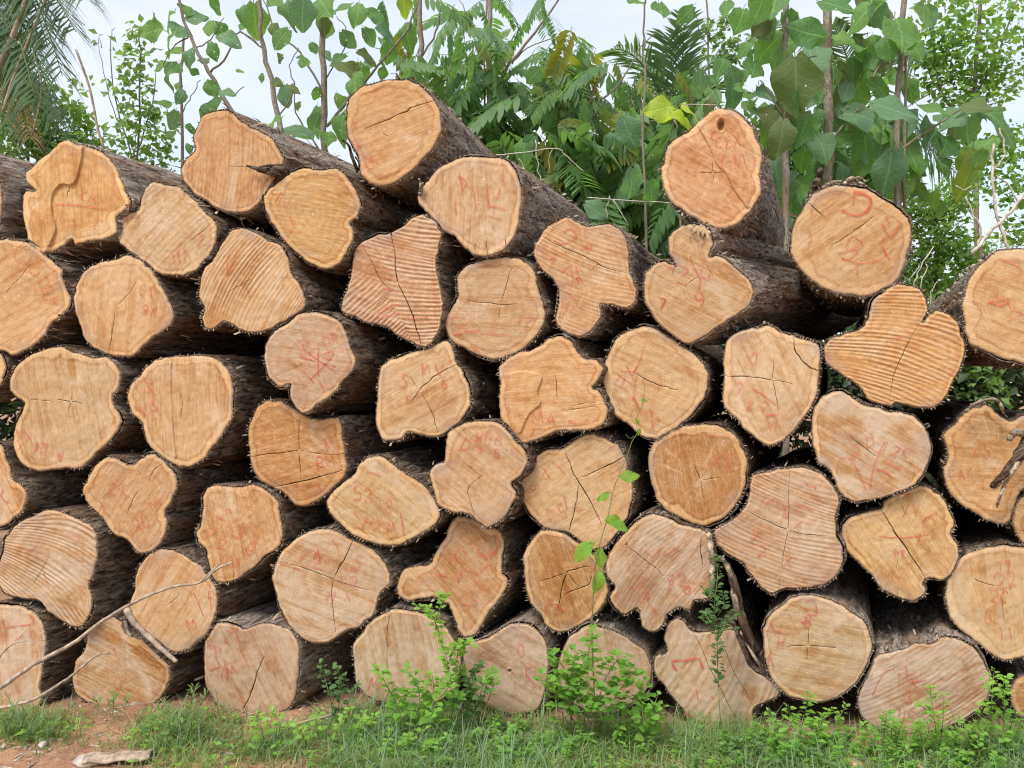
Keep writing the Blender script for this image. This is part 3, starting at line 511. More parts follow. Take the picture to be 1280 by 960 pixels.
L(39, '677,662 700,665 720,677 740,692 752,705 757,722 760,740 756,755 742,772 720,785 700,791 685,785 675,770 662,750 657,732 655,710 656,692 665,675', 'brown-hearted log with a dark jagged centre split, right of the three-armed log', 'd', .02, (709,716), 70, 8, cracks='1.7:733,708 718,712 709,716 703,735 697,762;1.1:709,716 690,722 676,727;1.3:706,744 716,738 735,732 740,722;1.0:709,716 722,732', marks='1.2:682,770 683,758 695,755 705,765;1.3:697,762 702,752;.9:690,758 708,766')
L(40, '817,642 832,647 852,655 877,662 887,670 890,695 890,720 890,742 880,750 867,752 862,762 848,760 834,767 830,780 817,791 805,785 800,767 795,761 782,769 770,762 763,747 769,735 761,725 757,705 765,685 782,665 800,650', 'pale grey-pink log with a scalloped lower edge, above the root-flared log', 'p', -.07, (821,711), -55, 5, ridge=(.7, 6), cracks='1.1:783,682 800,695 821,711 830,720;.8:821,711 835,698;1.5:877,672 876,690 879,708', red='A@810,746,16,10 82@846,724,16,0 O@860,738,11,0', marks='806,688 815,694 830,693 843,685;787,704 784,714;784,732 797,736 807,722;812,755 822,768', dust=.6)
L(41, '940,596 960,590 980,586 1005,585 1025,592 1040,607 1049,625 1046,647 1046,667 1054,690 1050,712 1035,730 1010,735 985,737 965,742 950,732 937,717 925,702 905,690 894,675 895,662 915,650 930,637 937,617', 'big saw-ridged pinkish log with a pointed left corner, right of centre low', 'p', -.02, (985,662), 24, 4, ridge=(1.6, 6.5), cracks='1.2:932,638 955,650 985,662 1010,668 1046,670;1.1:987,590 986,625 985,662 980,690 977,708;.8:975,722 975,740', red='b@984,640,13,20 2@944,668,15,10 2@953,688,13,0 X@986,702,14,10', marks='1.8:1006,604 1020,610;1.8:994,629 1015,637;955,632 968,622;992,660 1004,650', dust=.35)
L(42, '1145,608 1160,610 1177,620 1187,637 1194,655 1190,667 1197,680 1200,697 1192,715 1180,725 1163,722 1155,730 1156,742 1142,751 1122,747 1105,737 1092,722 1077,707 1057,687 1052,670 1057,652 1075,642 1100,637 1107,627 1122,617', 'three-cornered golden log on the right split by one long diagonal crack', 'y', .0, (1126,676), 55, 7, cracks='2.0:1102,638 1112,655 1126,676 1140,697 1157,722;.8:1123,690 1121,710;.6:1122,735 1122,746', red='XY@1140,638,16,-5 K@1160,652,18,60 88@1124,692,9,0', marks='1098,670 1126,672 1160,668;1.2:1168,640 1180,647;1150,668 1145,682')
L(43, '1210,692 1230,685 1255,682 1280,684 1310,695 1330,725 1335,760 1320,795 1295,815 1280,822 1260,826 1242,820 1225,807 1205,792 1190,775 1184,755 1184,735 1190,710', 'big round log at the lower right edge numbered in a red column', 'y', -.03, (1254,764), 80, 9, cracks='.9:1254,735 1254,764 1257,778;.8:1218,725 1245,733', red='17@1255,707,12,0 22@1258,725,18,-10 2C@1250,746,15,10 G@1237,770,18,0 11@1257,790,14,0', dust=.3)
L(44, '1280,620 1270,635 1266,650 1270,667 1280,680 1310,690 1335,660 1320,625 1295,612', 'narrow slice of a log at the right edge between the two big edge logs', 'o', .0, fringe=.6)
L(45, '0,757 25,757 45,767 54,785 56,805 54,832 50,857 50,880 25,889 0,889 -40,882 -60,840 -55,790 -30,762', 'pinkish log in the bottom left corner behind the long sticks', 'p', -.01, (0,825), 80, 5, ridge=(.8, 8), marks='5,784 25,782 38,780 42,775 37,769;.9:0,794 10,793;.9:22,796 18,805;30,792 22,800', dust=.5)
L(46, '135,772 147,774 155,785 162,795 180,802 197,820 210,832 212,847 205,867 187,883 162,885 125,881 105,877 92,862 90,845 95,827 105,812 109,795 117,782', 'pear-shaped brown log on the ground at the lower left', 'd', .05, (150,835), 25, 7, ridge=(.8, 6), red='O@148,853,15,0', marks='.8:95,845 110,832;.7:140,810 150,825', dust=.35)
L(47, '190,690 207,686 232,697 250,707 259,720 270,735 272,755 267,775 255,795 237,810 217,816 200,805 180,790 165,772 161,755 167,737 171,717 177,702', 'rounded golden log just above the pear-shaped log, a stick across it', 'o', .01, (225,752), -60, 4, cracks='.7:210,756 225,742', red='4@263,745,16,90 M@240,780,15,-20', marks='242,740 255,770;.9:262,730 264,760', dust=.3)
L(48, '272,779 292,781 305,787 320,781 340,780 360,787 372,802 374,827 372,850 367,877 350,892 320,895 292,894 272,881 260,862 255,840 254,817 259,795', 'barrel-shaped log on the ground with red writing and a curved crack', 'p', -.03, (315,835), 65, 4, cracks='1.9:330,820 324,835 318,852 312,870 303,890', red='Z@286,796,15,20 M@290,838,16,-20 N@282,842,14,10', marks='1.3:260,806 268,808 270,822 274,832 262,838;272,808 276,812 272,815;262,838 280,832 296,824;296,784 300,810 312,835', dust=.4)
L(49, '482,765 500,762 525,766 550,777 565,795 575,820 574,845 562,870 525,882 487,880 462,872 447,857 444,835 441,812 450,792 465,775', 'ground-level log left of centre partly hidden by leafy green weeds', 'p', .0, (500,820), 78, 5, red='M@470,855,18,10', slab='482,755 484,790 484,830 480,900 420,900 420,770', slab_h=.004, dust=.45)
L(50, '640,780 660,781 677,792 685,812 686,837 682,865 670,887 637,894 612,884 590,862 580,830 582,807 600,801 620,792', 'hunched log on the ground at the centre with a tiny bored hole', 'p', .02, (636,835), 30, 4, hole=(637,839,2.2,2.2), red='K@662,840,15,0 0@651,812,14,0', marks='.9:643,850 643,862;.8:650,825 660,835', dust=.4)
L(51, '740,782 762,787 785,797 805,812 814,830 813,855 797,877 750,893 720,883 702,862 697,834 705,807 720,790', 'brownish ground-level log behind the tallest weeds right of centre', 'p', .04, (755,840), 80, 4, marks='790,850 792,858', dust=.5)
L(52, '834,782 847,773 855,777 868,791 890,789 910,780 920,792 930,820 940,837 955,845 975,862 967,875 945,885 942,908 930,915 905,915 875,910 850,884 832,862 818,838 820,820 835,815 831,800', 'root-flared log with long slanting ridges on the ground, red bracket mark', 'p', -.04, (885,845), -62, 4, ridge=(1.8, 13), cracks='1.0:868,792 885,830 905,870 925,905;.8:897,790 915,835 940,880', marks='2.0:846,838 840,827 858,825 873,823 879,836;2.4:855,890 862,896;2.0:858,896 866,893;.9:870,860 873,875;1.2:888,870 892,872', dust=.5)
L(53, '1012,744 1032,747 1052,757 1072,770 1085,785 1090,802 1087,825 1077,845 1062,862 1040,875 1015,878 990,872 970,857 960,837 955,815 954,792 960,772 977,757 995,747', 'round log on the lower right with clear growth rings and a cross crack', 'p', -.02, (1010,808), 10, 7, cracks='1.1:985,808 1010,808 1045,810;1.2:1011,785 1010,808 1009,822', red='8@1010,775,14,0 K@970,782,17,-20 H@977,802,17,10 A@964,825,14,0', marks='1.3:1005,752 1018,750 1020,768 1010,766 1006,760;1.2:1000,778 1013,776;985,765 992,780 999,792;984,792 990,788', dust=.35)
L(54, '1097,820 1115,814 1135,810 1146,803 1163,806 1180,797 1200,800 1220,812 1232,830 1238,852 1233,877 1210,897 1172,914 1135,919 1105,914 1082,902 1072,880 1077,862 1087,842', 'low wide pale log at the lower right half sunk in weeds', 'p', -.04, (1150,858), -28, 4, ridge=(.9, 7), red='T@1143,850,16,-20 3@1136,870,18,0 US@1134,894,14,10', marks='1090,868 1100,848 1110,837 1118,836;1123,840 1123,862;1132,832 1134,850;1135,853 1158,850', dust=.6)
L(55, '1280,845 1267,855 1264,870 1270,890 1280,898 1310,897 1325,870 1305,846', 'small brown log end at the bottom right edge of the picture', 'd', .05, fringe=.6)
L(56, '-60,185 -25,192 -4,215 2,250 -2,285 -22,310 -60,318 -100,310 -125,280 -130,240 -110,200', 'bark-covered log side at the upper left edge, its cut end out of view', 't', .0, fringe=.5)
# ------------------------------------------------------------------ ground
def gz(x, y):
    x = np.asarray(x, float); y = np.asarray(y, float)
    s = np.clip((x-.2)/1.2, 0, 1); s = s*s*(3-2*s)
    return -.045-.035*s+.016*fbm(x*1.7, y*1.7, 3)+.006*fbm(x*9, y*9, 5, 2)
def mat_soil():
    t = NT('red_soil'); p = t.objpos()
    a = t.noise(p, 3.2, 5, .6); b = t.noise(p, 28, 4, .65); g = t.noise(p, 120, 2, .6)
    c = t.mix((.42, .225, .130), (.27, .145, .085), t.rng(a, .35, .65))
    c = t.mix(c, (.47, .31, .21), t.math('MULTIPLY', t.rng(b, .52, .72), .8))
    c = t.mix(c, (.12, .075, .05), t.math('MULTIPLY', t.rng(g, .58, .75), .7))
    t.col(c); t.bump(t.math('ADD', b, t.math('MULTIPLY', g, .5)), .8, .02); t.b.inputs['Roughness'].default_value = .95
    return t.m
M['soil'] = mat_soil()
xs = np.concatenate([np.linspace(-400, -14, 10), np.linspace(-12, -3.4, 16), np.arange(-3.3, 3.31, .04), np.linspace(3.4, 12, 16), np.linspace(14, 400, 10)])
ys = np.concatenate([np.linspace(-60, 0, 5), np.linspace(.5, 2.7, 10), np.arange(2.8, 4.6, .04), np.linspace(4.7, 16, 24), np.linspace(18, 900, 12)])
gx, gy = np.meshgrid(xs, ys); gv = np.stack([gx.ravel(), gy.ravel(), gz(gx.ravel(), gy.ravel())], 1)
ii = np.arange(gx.size).reshape(gx.shape); a, b, c, d = ii[:-1, :-1].ravel(), ii[:-1, 1:].ravel(), ii[1:, 1:].ravel(), ii[1:, :-1].ravel()
tag(link('ground', mesh_tris('ground', gv, np.concatenate([np.stack([a, b, c], 1), np.stack([a, c, d], 1)]), [M['soil']])), kind='structure')

# ------------------------------------------------------------------ plant materials and leaf shapes
def mat_leaf(name, c1, c2, trans=.35, vein=False, rough=.5, var=None, hue=None):
    c1 = [min(.75, q*1.5+.018) for q in c1]; c2 = [min(.75, q*1.5+.024) for q in c2]; trans = min(.55, trans+.10)
    t = NT(name); r = t.objrand(); n = t.noise(t.objpos(), 9 if var is None else var, 2, .6)
    f = t.math('ADD', t.math('MULTIPLY', r, .55), t.math('MULTIPLY', t.rng(n, .3, .7), .45))
    c = t.mix(c1, c2, f)
    if hue: c = t.mix(c, hue, t.math('MULTIPLY', t.rng(r, .80, .97), .8))
    if vein:
        uv = t.uv(); sx = t.new('SeparateXYZ'); t.l.new(uv, sx.inputs[0])
        ax_ = t.math('ABSOLUTE', sx.outputs[0])
        mid = t.rng(ax_, .035, .008)
        w = t.math('SINE', t.math('MULTIPLY', t.math('ADD', t.math('SUBTRACT', sx.outputs[1], t.math('MULTIPLY', ax_, .62)), t.math('MULTIPLY', t.noise(uv, 5, 1), .10)), 44.0))
        sd = t.math('MULTIPLY', t.rng(w, .86, .99), .6)
        v = t.math('MAXIMUM', mid, sd)
        c = t.mix(c, [min(1, q*2.1+.03) for q in c2], t.math('MULTIPLY', v, .26))
        sp = t.noise(t.scale(uv, (7, 7, 7)), 1, 3, .7)
        c = t.mix(c, (.20, .13, .05), t.math('MULTIPLY', t.rng(sp, .68, .80), .6))
        t.bump(t.math('SUBTRACT', t.noise(uv, 14, 2), t.math('MULTIPLY', v, .6)), .5, .01)
    t.col(c); t.b.inputs['Roughness'].default_value = rough; t.b.inputs['Specular IOR Level'].default_value = .35
    tr = t.new('BsdfTranslucent'); t.l.new(t.mix(c, (1.25, 1.3, .55), 1.0, 'MULTIPLY'), tr.inputs[0])
    ms = t.new('MixShader'); ms.inputs[0].default_value = trans
    t.l.new(t.b.outputs[0], ms.inputs[1]); t.l.new(tr.outputs[0], ms.inputs[2]); fin = ms.outputs[0]
    if vein:                                                    # insect holes
        hs = t.new('CombineXYZ'); t.put(hs.inputs[2], t.math('MULTIPLY', r, 50.0))
        hf = t.rng(t.noise(t.scale(uv, (8, 8, 8), hs.outputs[0]), 1, 1), .735, .75)
        m2 = t.new('MixShader'); t.put(m2.inputs[0], hf); t.l.new(fin, m2.inputs[1]); t.l.new(t.new('BsdfTransparent').outputs[0], m2.inputs[2]); fin = m2.outputs[0]
    t.l.new(fin, t.out.inputs['Surface'])
    return t.m
M['teak'] = mat_leaf('teak_leaf', (.060, .150, .060), (.135, .245, .045), .42, True, .55)
M['teak_blue'] = mat_leaf('teak_leaf_blue', (.068, .150, .082), (.115, .205, .095), .34, True, .5)
M['teak_yellow'] = mat_leaf('young_leaf', (.30, .42, .04), (.42, .50, .06), .45, True, .5)
M['teak_brown'] = mat_leaf('old_leaf', (.105, .115, .036), (.090, .140, .040), .4, True, .6)
M['teak_lime'] = mat_leaf('lime_leaf', (.16, .225, .030), (.20, .27, .035), .45, True, .5)
M['shade_toned_leaf'] = mat_leaf('shade_toned_leaf', (.012, .030, .008), (.030, .055, .015), .2, var=4)  # very dark green: shade behind the pile is put into the leaf colour
M['pinnate'] = mat_leaf('pinnate_leaf', (.058, .130, .048), (.130, .232, .072), .44, hue=(.30, .27, .04))
M['small'] = mat_leaf('small_leaf', (.075, .150, .045), (.150, .240, .070), .40, var=4)
M['small_bright'] = mat_leaf('bright_small_leaf', (.105, .205, .040), (.190, .290, .065), .42, var=3)
M['shrub'] = mat_leaf('shrub_leaf', (.045, .110, .035), (.115, .205, .050), .38, var=2.2)
M['palm'] = mat_leaf('palm_leaf', (.055, .110, .065), (.100, .165, .080), .3, var=3, rough=.4)
M['grass'] = mat_leaf('grass_blade', (.088, .165, .046), (.195, .280, .085), .36, var=2.5)
M['grass_blue'] = mat_leaf('grass_blade_blue', (.105, .175, .095), (.165, .235, .130), .3, var=3)
M['dry'] = mat_leaf('dry_blade', (.34, .26, .14), (.46, .37, .22), .25, var=3)
M['weed'] = mat_leaf('weed_leaf', (.110, .245, .036), (.225, .385, .060), .45, var=6)
M['weed_dark'] = mat_leaf('dark_weed_leaf', (.050, .115, .035), (.100, .190, .055), .35, var=6)
M['stem'] = mat_plain('green_stem', (.16, .20, .07), .3, 40)
M['stem_dark'] = mat_plain('brown_stem', (.15, .105, .075), .3, 40)
M['trunk'] = mat_bark('pale_bark', (.17, .145, .115), (.30, .26, .21), (.46, .42, .36))
M['dead'] = mat_plain('dead_wood', (.52, .46, .38), .3, 25)
M['stick'] = mat_plain('stick_bark', (.36, .28, .21), .4, 30, st=(1, 1, 1))
M['palm_dead'] = mat_leaf('dead_frond', (.26, .17, .09), (.38, .27, .15), .2, var=4)
M['weed_v'] = mat_leaf('vine_leaf', (.12, .27, .03), (.20, .38, .05), .45, True, .45)
def big_leaf(name, curl, wave, seed, wid=.78):
    """ovate leaf of length 1 along +Y, blade in XY, stalk behind the base"""
    n = 9; k = 5; v = []; uv = []; f = []; q = random.Random(seed)
    asy = q.uniform(-.06, .06)
    for i in range(n+1):
        t = i/n; w = wid/2*(math.sin(math.pi*min(1, t**.80*.97+.02))**.75)*(1.0-.16*t) if i < n else 0.03
        if i == 0: w = .10
        for j in range(k):
            s = (j/(k-1))*2-1; x = s*w*(1+(q.uniform(-.10, .10) if j in (0, k-1) else 0))+asy*math.sin(t*3)
            back = -.10*abs(s)*(1-t)**4 if i == 0 else 0
            z = -curl*t*t+.16*abs(s)*w*2*.5-(.06*s*s*w*2)+wave*math.sin(t*9+s*2.5+seed)*abs(s)+q.uniform(-.006, .006)
            v.append((x, t*(1-.12*curl)+back, z)); uv.append((s*w, t))
    for i in range(n):
        for j in range(k-1): f.append((i*k+j, i*k+j+1, (i+1)*k+j+1, (i+1)*k+j))
    b = MB(); b.add(v, f, 0, uv); b.tube([(0, .02, 0), (.01, -.08, .02), (0, -.20, .08)], [.009, .010, .012], 4, 1)
    return b
LEAFV = [big_leaf('leaf', c, w, i, wd) for i, (c, w, wd) in enumerate([(.15, .05, .88), (.38, .07, .80), (.62, .08, .78), (.25, .09, .95), (-.12, .06, .84)])]
LEAFM = {}
def leaf_mesh(var, mat):
    k = (var, mat)
    if k not in LEAFM: LEAFM[k] = LEAFV[var].mesh('leaf', [M[mat], M['stem']])
    return LEAFM[k]
def basis(y, n):
    y = y.normalized(); x = y.cross(n).normalized(); z = x.cross(y); return Matrix((x, y, z)).transposed()
def put_leaf(parent, x, y, ln, ang, D, mat='teak', var=None, tilt=None, q=rng, k=1.3):
    """leaf centred on a spot of the crown; ang: where its tip points as seen from the yard (0 right, 90 down)"""
    D = D+q.uniform(-.35, .35); L_ = ln*D/FPX*k*q.uniform(.85, 1.15); a = R(ang+q.uniform(-10, 10))
    dep = q.uniform(-.9, .5) if tilt is None else tilt
    yd = Vector((math.cos(a), dep, -math.sin(a))).normalized()
    nr = Vector((q.uniform(-.8, .8), -1, q.uniform(-.1, 1.3)))
    m = basis(yd, nr).to_4x4(); c = P(x, y, D)-yd*L_*.48
    m = Matrix.Translation(c-Vector(parent.location)) @ m @ Matrix.Scale(L_, 4)
    return link('leaf', leaf_mesh(q.randrange(5) if var is None else var, mat), parent, m)
# ------------------------------------------------------------------ trees behind the pile
def px_path(s, D, par): return [P(x, y, D)-Vector(par.location) for x, y in catmull(pts(s), 4, False)]
def stems(par, D, specs, name='trunk', mat='trunk'):
    """specs: list of (pixel polyline, width px at start, width px at end); every limb is a part"""
    for k, (s, w0, w1) in enumerate(specs):
        p = px_path(s, D, par); m = len(p); b = MB()
        p = [v+Vector((vn[0], vn[1]*.5, 0))*.012 for v, vn in zip(p, [(rng.uniform(-1, 1), rng.uniform(-1, 1)) for _ in p])]
        b.tube(p, [(w0+(w1-w0)*i/(m-1))*D/FPX/2 for i in range(m)], 7)
        b.build(name if k == 0 else 'branch', M[mat], par)
def tree_root(name, x, D, label, cat='tree', group='young trees behind the pile'):
    X = (x-640)/FPX*D
    return tag(empty(name, (X, D, float(gz(X, D)))), label, cat, group)
def ground_px(D): return 480+(CAMZ+.06)*FPX/D
# --- teak saplings with big leaves
def teak(x, D, label, limbs, leaves, trunk_mat='trunk'):
    ksc = 1.0 if x < 500 else 1.04
    r = tree_root('teak_sapling', x, D, label); stems(r, D, limbs, 'trunk', trunk_mat)
    for q in leaves.split(';'):
        q = q.split()
        if not q: continue
        xx, yy, ln, an = [float(c) for c in q[0].split(',')]
        put_leaf(r, xx, yy, ln, an, D, {'b': 'teak_blue', 'y': 'teak_yellow', 'l': 'teak_lime', 'o': 'teak_brown'}.get(q[1] if len(q) > 1 else '', 'teak'), k=ksc)
        for _k in range(0 if ln <= 26 else (rng.random() < .35) if x < 500 else rng.choice((1, 1, 2))): put_leaf(r, xx+rng.uniform(-.8, .8)*ln, yy+rng.uniform(-.6, .7)*ln, ln*rng.uniform(.5, .8), rng.uniform(40, 140), D+.3, rng.choice(('teak', 'teak', 'teak_blue', 'teak', 'teak_blue', 'teak_brown')), k=ksc)
    return r
g7 = ground_px(6.3)
teak(300, 6.3, 'dark-stemmed sapling slanting over the top left log, small clustered leaves', [('395,%d 350,330 320,200 290,142 262,90 237,45 215,-30' % g7, 9, 3), ('262,90 284,70 300,40 330,62', 3, 1.5), ('237,45 215,60 205,85', 2, 1), ('275,115 290,120 305,108', 2, 1), ('244,60 262,50 280,22', 2, 1)],
 '207,22,26,150;186,38,30,155;246,21,26,-20 b;262,34,24,80;208,52,32,130;224,38,26,200 b;235,68,26,100 b;264,63,24,70;285,47,32,10 b;200,80,24,160;215,87,26,120;208,103,24,95;244,91,16,30;264,111,20,60;284,115,24,10 b;257,137,42,125;225,120,22,100 b;270,8,24,60;232,12,22,200;255,75,20,40 b;218,65,22,150;300,90,14,40;190,60,20,170')
teak(228, 6.8, 'thin straight grey sapling between the two upper left logs', [('229,%d 228,300 228,200 227,90 230,40' % ground_px(6.8), 5, 3), ('228,140 240,120 250,100', 1.5, 1), ('228,170 214,150 205,128', 1.5, 1)], '217,150,22,120 b;203,130,20,150;236,185,14,60;240,160,16,30;222,105,18,100;212,168,14,150')
teak(350, 6.0, 'brown-stemmed sapling with hanging leaves right of the top left log', [('385,%d 365,300 347,150 340,100 331,70 326,37 322,-30' % ground_px(6.0), 8, 5), ('347,150 367,112 362,82 375,60', 2, 1), ('331,62 318,52 300,38', 2, 1)],
 '321,27,44,95;357,15,34,95 b;380,17,40,92 b;342,3,24,120;351,49,30,120;357,120,32,80 b;326,97,13,100;345,103,18,20 o;366,108,18,10 o;347,74,20,175 o;380,80,16,30;378,70,18,10;372,130,14,95 o;335,152,36,170;302,15,26,90;370,162,62,20 b;305,30,20,110;392,60,16,70')
teak(404, 6.5, 'pale upright trunk left of the highest log with broad ragged leaves', [('406,%d 406,300 405,190 405,100 402,40 402,-30' % ground_px(6.5), 9, 7), ('404,118 375,65 347,42 330,0', 3, 1.5), ('408,158 437,122 472,82 510,37 528,-20', 4, 2), ('406,195 375,152 367,112', 3, 1.2), ('404,105 425,70 433,40 420,20', 2, 1)],
 '406,32,28,80 o;402,5,42,60;445,15,36,100;425,10,30,170;486,39,28,10 b;510,44,32,90;484,66,28,110;462,47,22,60 b;507,8,30,80 l;420,72,28,150;440,87,46,30 o;460,67,28,10 o;440,104,38,100;425,125,24,70;394,148,28,110;425,155,38,100;398,165,16,60;452,92,24,70;395,118,16,120;470,20,24,30;375,5,30,90 b;436,50,22,40 b;410,172,22,80;478,92,18,100')
teak(825, 5.6, 'single bright hanging leaf on a thin twig over the pile centre right', [('815,%d 806,300 805,110 806,40 808,-20' % ground_px(5.6), 4, 2)], '825,14,38,92;790,232,40,85 b;787,165,34,60 b;815,242,30,70;747,262,34,30 b;657,186,32,80;877,105,36,75 b;668,95,22,120')
teak(850, 5.7, 'sprout of glowing yellow-green leaves left of the knot-hole log', [('848,%d 850,330 848,200 845,150' % ground_px(5.7), 4, 2)], '836,148,22,100 y;822,135,30,175 y;865,137,34,5 y;857,152,24,60 y;842,134,22,200 y;850,145,20,20 y;828,150,20,150')
teak(982, 7.0, 'straight pale trunk right of the knot-hole log with large blue-green leaves', [('983,%d 982,300 982,175 982,125 981,62 985,-30' % ground_px(7.0), 9, 7), ('982,150 965,120 950,100', 3, 1.5), ('982,90 1005,75 1020,70', 3, 1.5)],
 '1019,75,52,80 b;1011,37,44,190;972,57,42,160;967,5,40,110;992,107,60,88 o;960,60,40,140;947,10,40,110;917,100,32,70 b;957,120,38,80 b;917,127,40,70 b;975,212,50,75 b;975,170,40,100 o;1000,165,34,120;945,142,34,60;940,88,36,120;930,60,26,150;962,150,36,30 o;985,235,36,100 b;905,80,26,110;955,35,30,60 b;1003,200,34,110;935,112,30,20;1000,130,34,95;925,25,30,100;965,190,40,80 b;985,260,40,100;970,300,44,90 b;1000,290,36,120;955,240,30,60;1000,235,40,95;968,330,36,80;995,340,30,100 b')
teak(1035, 7.6, 'brown-grey trunk above the log with the red D, dense overlapping leaves', [('1037,%d 1036,300 1036,195 1035,100 1035,20 1024,-30' % ground_px(7.6), 13, 10), ('1036,110 1010,95 995,85', 3, 2), ('1036,180 1060,150 1080,130', 4, 2)],
 '1062,52,50,0;1047,5,44,30;1077,12,54,150;1085,60,44,95;1055,110,44,95 o;1065,125,44,120;1097,80,34,60 o;1082,145,60,10 b;1060,172,40,150;1025,180,40,80 b;1040,210,40,70 b;1082,195,60,95;1072,85,36,110;1045,150,30,60 b;1100,20,40,40 b;1028,110,30,110;1058,90,30,70 o;1020,215,36,110;1100,110,36,30;1035,235,36,60;1060,215,40,80 b')
teak(1125, 7.2, 'rightmost teak trunk with big bright leaves beside the fine-leaved tree', [('1124,%d 1123,350 1122,240 1122,120 1125,75 1132,-30' % ground_px(7.2), 8, 7), ('1131,260 1131,120 1133,70', 4, 3), ('1092,98 1100,82 1118,78', 3, 2), ('1122,190 1150,170 1180,150 1215,128', 4, 2)],
 '1127,37,56,90;1152,20,40,110;1120,135,52,20 b;1137,182,66,60;1107,215,46,95 b;1182,180,42,130;1180,205,32,20 b;1185,222,30,60;1210,158,44,85 b;1190,147,34,150 b;1222,132,34,20 o;1257,147,62,25;1222,214,54,92 l;1110,60,36,100;1145,60,34,60;1170,135,34,20;1150,225,34,70;1165,250,28,120;1105,165,40,120;1160,165,36,70 b;1140,110,32,100;1208,205,34,95 l;1055,45,26,20;1100,180,34,100 b;1128,235,34,100')
# --- feathery trees with pinnate leaves
def pinnate_mesh(seed, n=11):
    q = random.Random(seed); b = MB(); p = []; d = Vector((0, 1, 0)); c = Vector((0, 0, 0))
    for i in range(n+1):
        p.append(c.copy()); d = (d+Vector((0, 0, -.09-.02*q.random()))).normalized(); c = c+d/n
    b.tube(p, [.007-.005*i/n for i in range(n+1)], 3, 1)
    for i in range(1, n+1):
        for s in (-1, 1):
            L_ = (.34-.12*abs(i/n-.45))*q.uniform(.85, 1.1); wd = L_*.17
            dr = Vector((s*.85, .38+.25*i/n, -.55+q.uniform(-.22, .15))).normalized()
            sd = dr.cross(Vector((0, 0, 1))).normalized(); o = p[i]
            m1 = o+dr*L_*.35; m2 = o+dr*L_*.72+Vector((0, 0, -.02)); e = o+dr*L_+Vector((0, 0, -.05))
            b.add([o, m1+sd*wd, m1-sd*wd, m2+sd*wd*.8, m2-sd*wd*.8, e], [(0, 1, 2), (1, 3, 4, 2), (3, 5, 4)])
    return b.mesh('compound_leaf', [M['pinnate'], M['stem']])
PIN = [pinnate_mesh(i, 9+i % 4) for i in range(6)]
def pinnate(x, D, label, limbs, spots, q):
    r = tree_root('feathery_tree', x, D, label); stems(r, D, limbs)
    for (x0, x1, y0, y1, n, sz) in spots:
        for k in range(n):
            px_, py_ = q.uniform(x0, x1), q.uniform(y0, y1); d = D+q.uniform(-.9, .6); L_ = sz*1.12*q.uniform(.7, 1.25)*d/FPX
            a = q.uniform(0, 2*math.pi); yd = Vector((math.cos(a), math.sin(a)*.75-.25, q.uniform(-.9, .25))).normalized()
            nr = Vector((q.uniform(-.5, .5), -.55+q.uniform(-.5, .3), 1))
            m = basis(yd, nr).to_4x4(); c = P(px_, py_, d)-yd*L_*.5
            link('compound_leaf', PIN[q.randrange(6)], r, Matrix.Translation(c-Vector(r.location)) @ m @ Matrix.Scale(L_, 4))
pr = random.Random(21)
pinnate(524, 8.0, 'feathery-leaved tree directly behind the highest log', [('528,%d 527,300 525,110 526,40 522,-40' % ground_px(8), 9, 6), ('526,70 545,40 552,0', 3, 2), ('526,95 500,70 470,60', 2, 1), ('525,110 560,90 590,70', 3, 1)], [(505, 600, 60, 150, 36, 62), (490, 590, -10, 60, 9, 50), (560, 650, 120, 230, 32, 66)], pr)
pinnate(612, 7.6, 'feathery tree with twin pale stems behind the broad tan log', [('612,%d 612,300 611,110 612,0 613,-40' % ground_px(7.6), 8, 6), ('607,300 606,110 607,0', 3, 2), ('597,165 632,87 650,65 687,15 715,-30', 5, 2), ('640,80 660,60 700,45', 2, 1), ('612,60 590,30 575,0', 2, 1)], [(585, 710, 30, 125, 28, 56), (600, 740, 120, 240, 52, 72), (570, 690, -20, 40, 16, 46), (650, 760, 190, 290, 34, 76)], pr)
pinnate(700, 7.2, 'leaning feathery tree overhanging the clover-shaped log', [('640,%d 690,330 720,200 740,120 760,80' % ground_px(7.2), 8, 3), ('730,160 700,110 690,70', 3, 1.5), ('735,135 770,110 800,60 822,40', 3, 1), ('720,200 780,160 830,150', 3, 1.5)], [(670, 740, 70, 140, 16, 60), (700, 790, 110, 220, 46, 78), (740, 840, 170, 300, 44, 78), (700, 735, 35, 95, 10, 52)], pr)
pinnate(800, 8.2, 'small feathery tree left of the knot-hole log', [('800,%d 802,330 800,200 790,120' % ground_px(8.2), 6, 3), ('800,190 840,150 850,120', 2, 1)], [(760, 880, 95, 200, 46, 62), (790, 890, 190, 320, 40, 70)], pr)
# --- fine-leaved trees
def leaf_cloud(spots, sz, q, D, loc, up=.5, jit=.8, asp=.6):
    """spots: (x, y, rx, ry, n) in pixels; folded little leaves through the crown's depth"""
    V = []; T = []; UVs = []
    for (x, y, rx, ry, n) in spots:
        for k in range(n):
            while True:
                a, b, c = q.uniform(-1, 1), q.uniform(-1, 1), q.uniform(-1, 1)
                if a*a+b*b+c*c < 1: break
            p = P(x+a*rx, y+b*ry, D)+Vector((0, c*rx*D/FPX*jit, 0))-loc
            L_ = sz*q.uniform(.6, 1.3)*D/FPX; yd = Vector((q.uniform(-1, 1), q.uniform(-1, .6), q.uniform(-1.0, .5))).normalized()
            nr = Vector((q.uniform(-1, 1), q.uniform(-1.2, .4), up+q.uniform(-.3, .9))).normalized()
            sx = yd.cross(nr)
            if sx.length < .05: continue
            sx.normalize(); w = L_*asp*.5; nz_ = sx.cross(yd)
            i = len(V); V += [p, p+yd*L_*.45+sx*w+nz_*w*.3, p+yd*L_*.45-sx*w+nz_*w*.3, p+yd*L_-nz_*L_*.12]
            T += [(i, i+1, i+3), (i, i+3, i+2)]
    return V, T
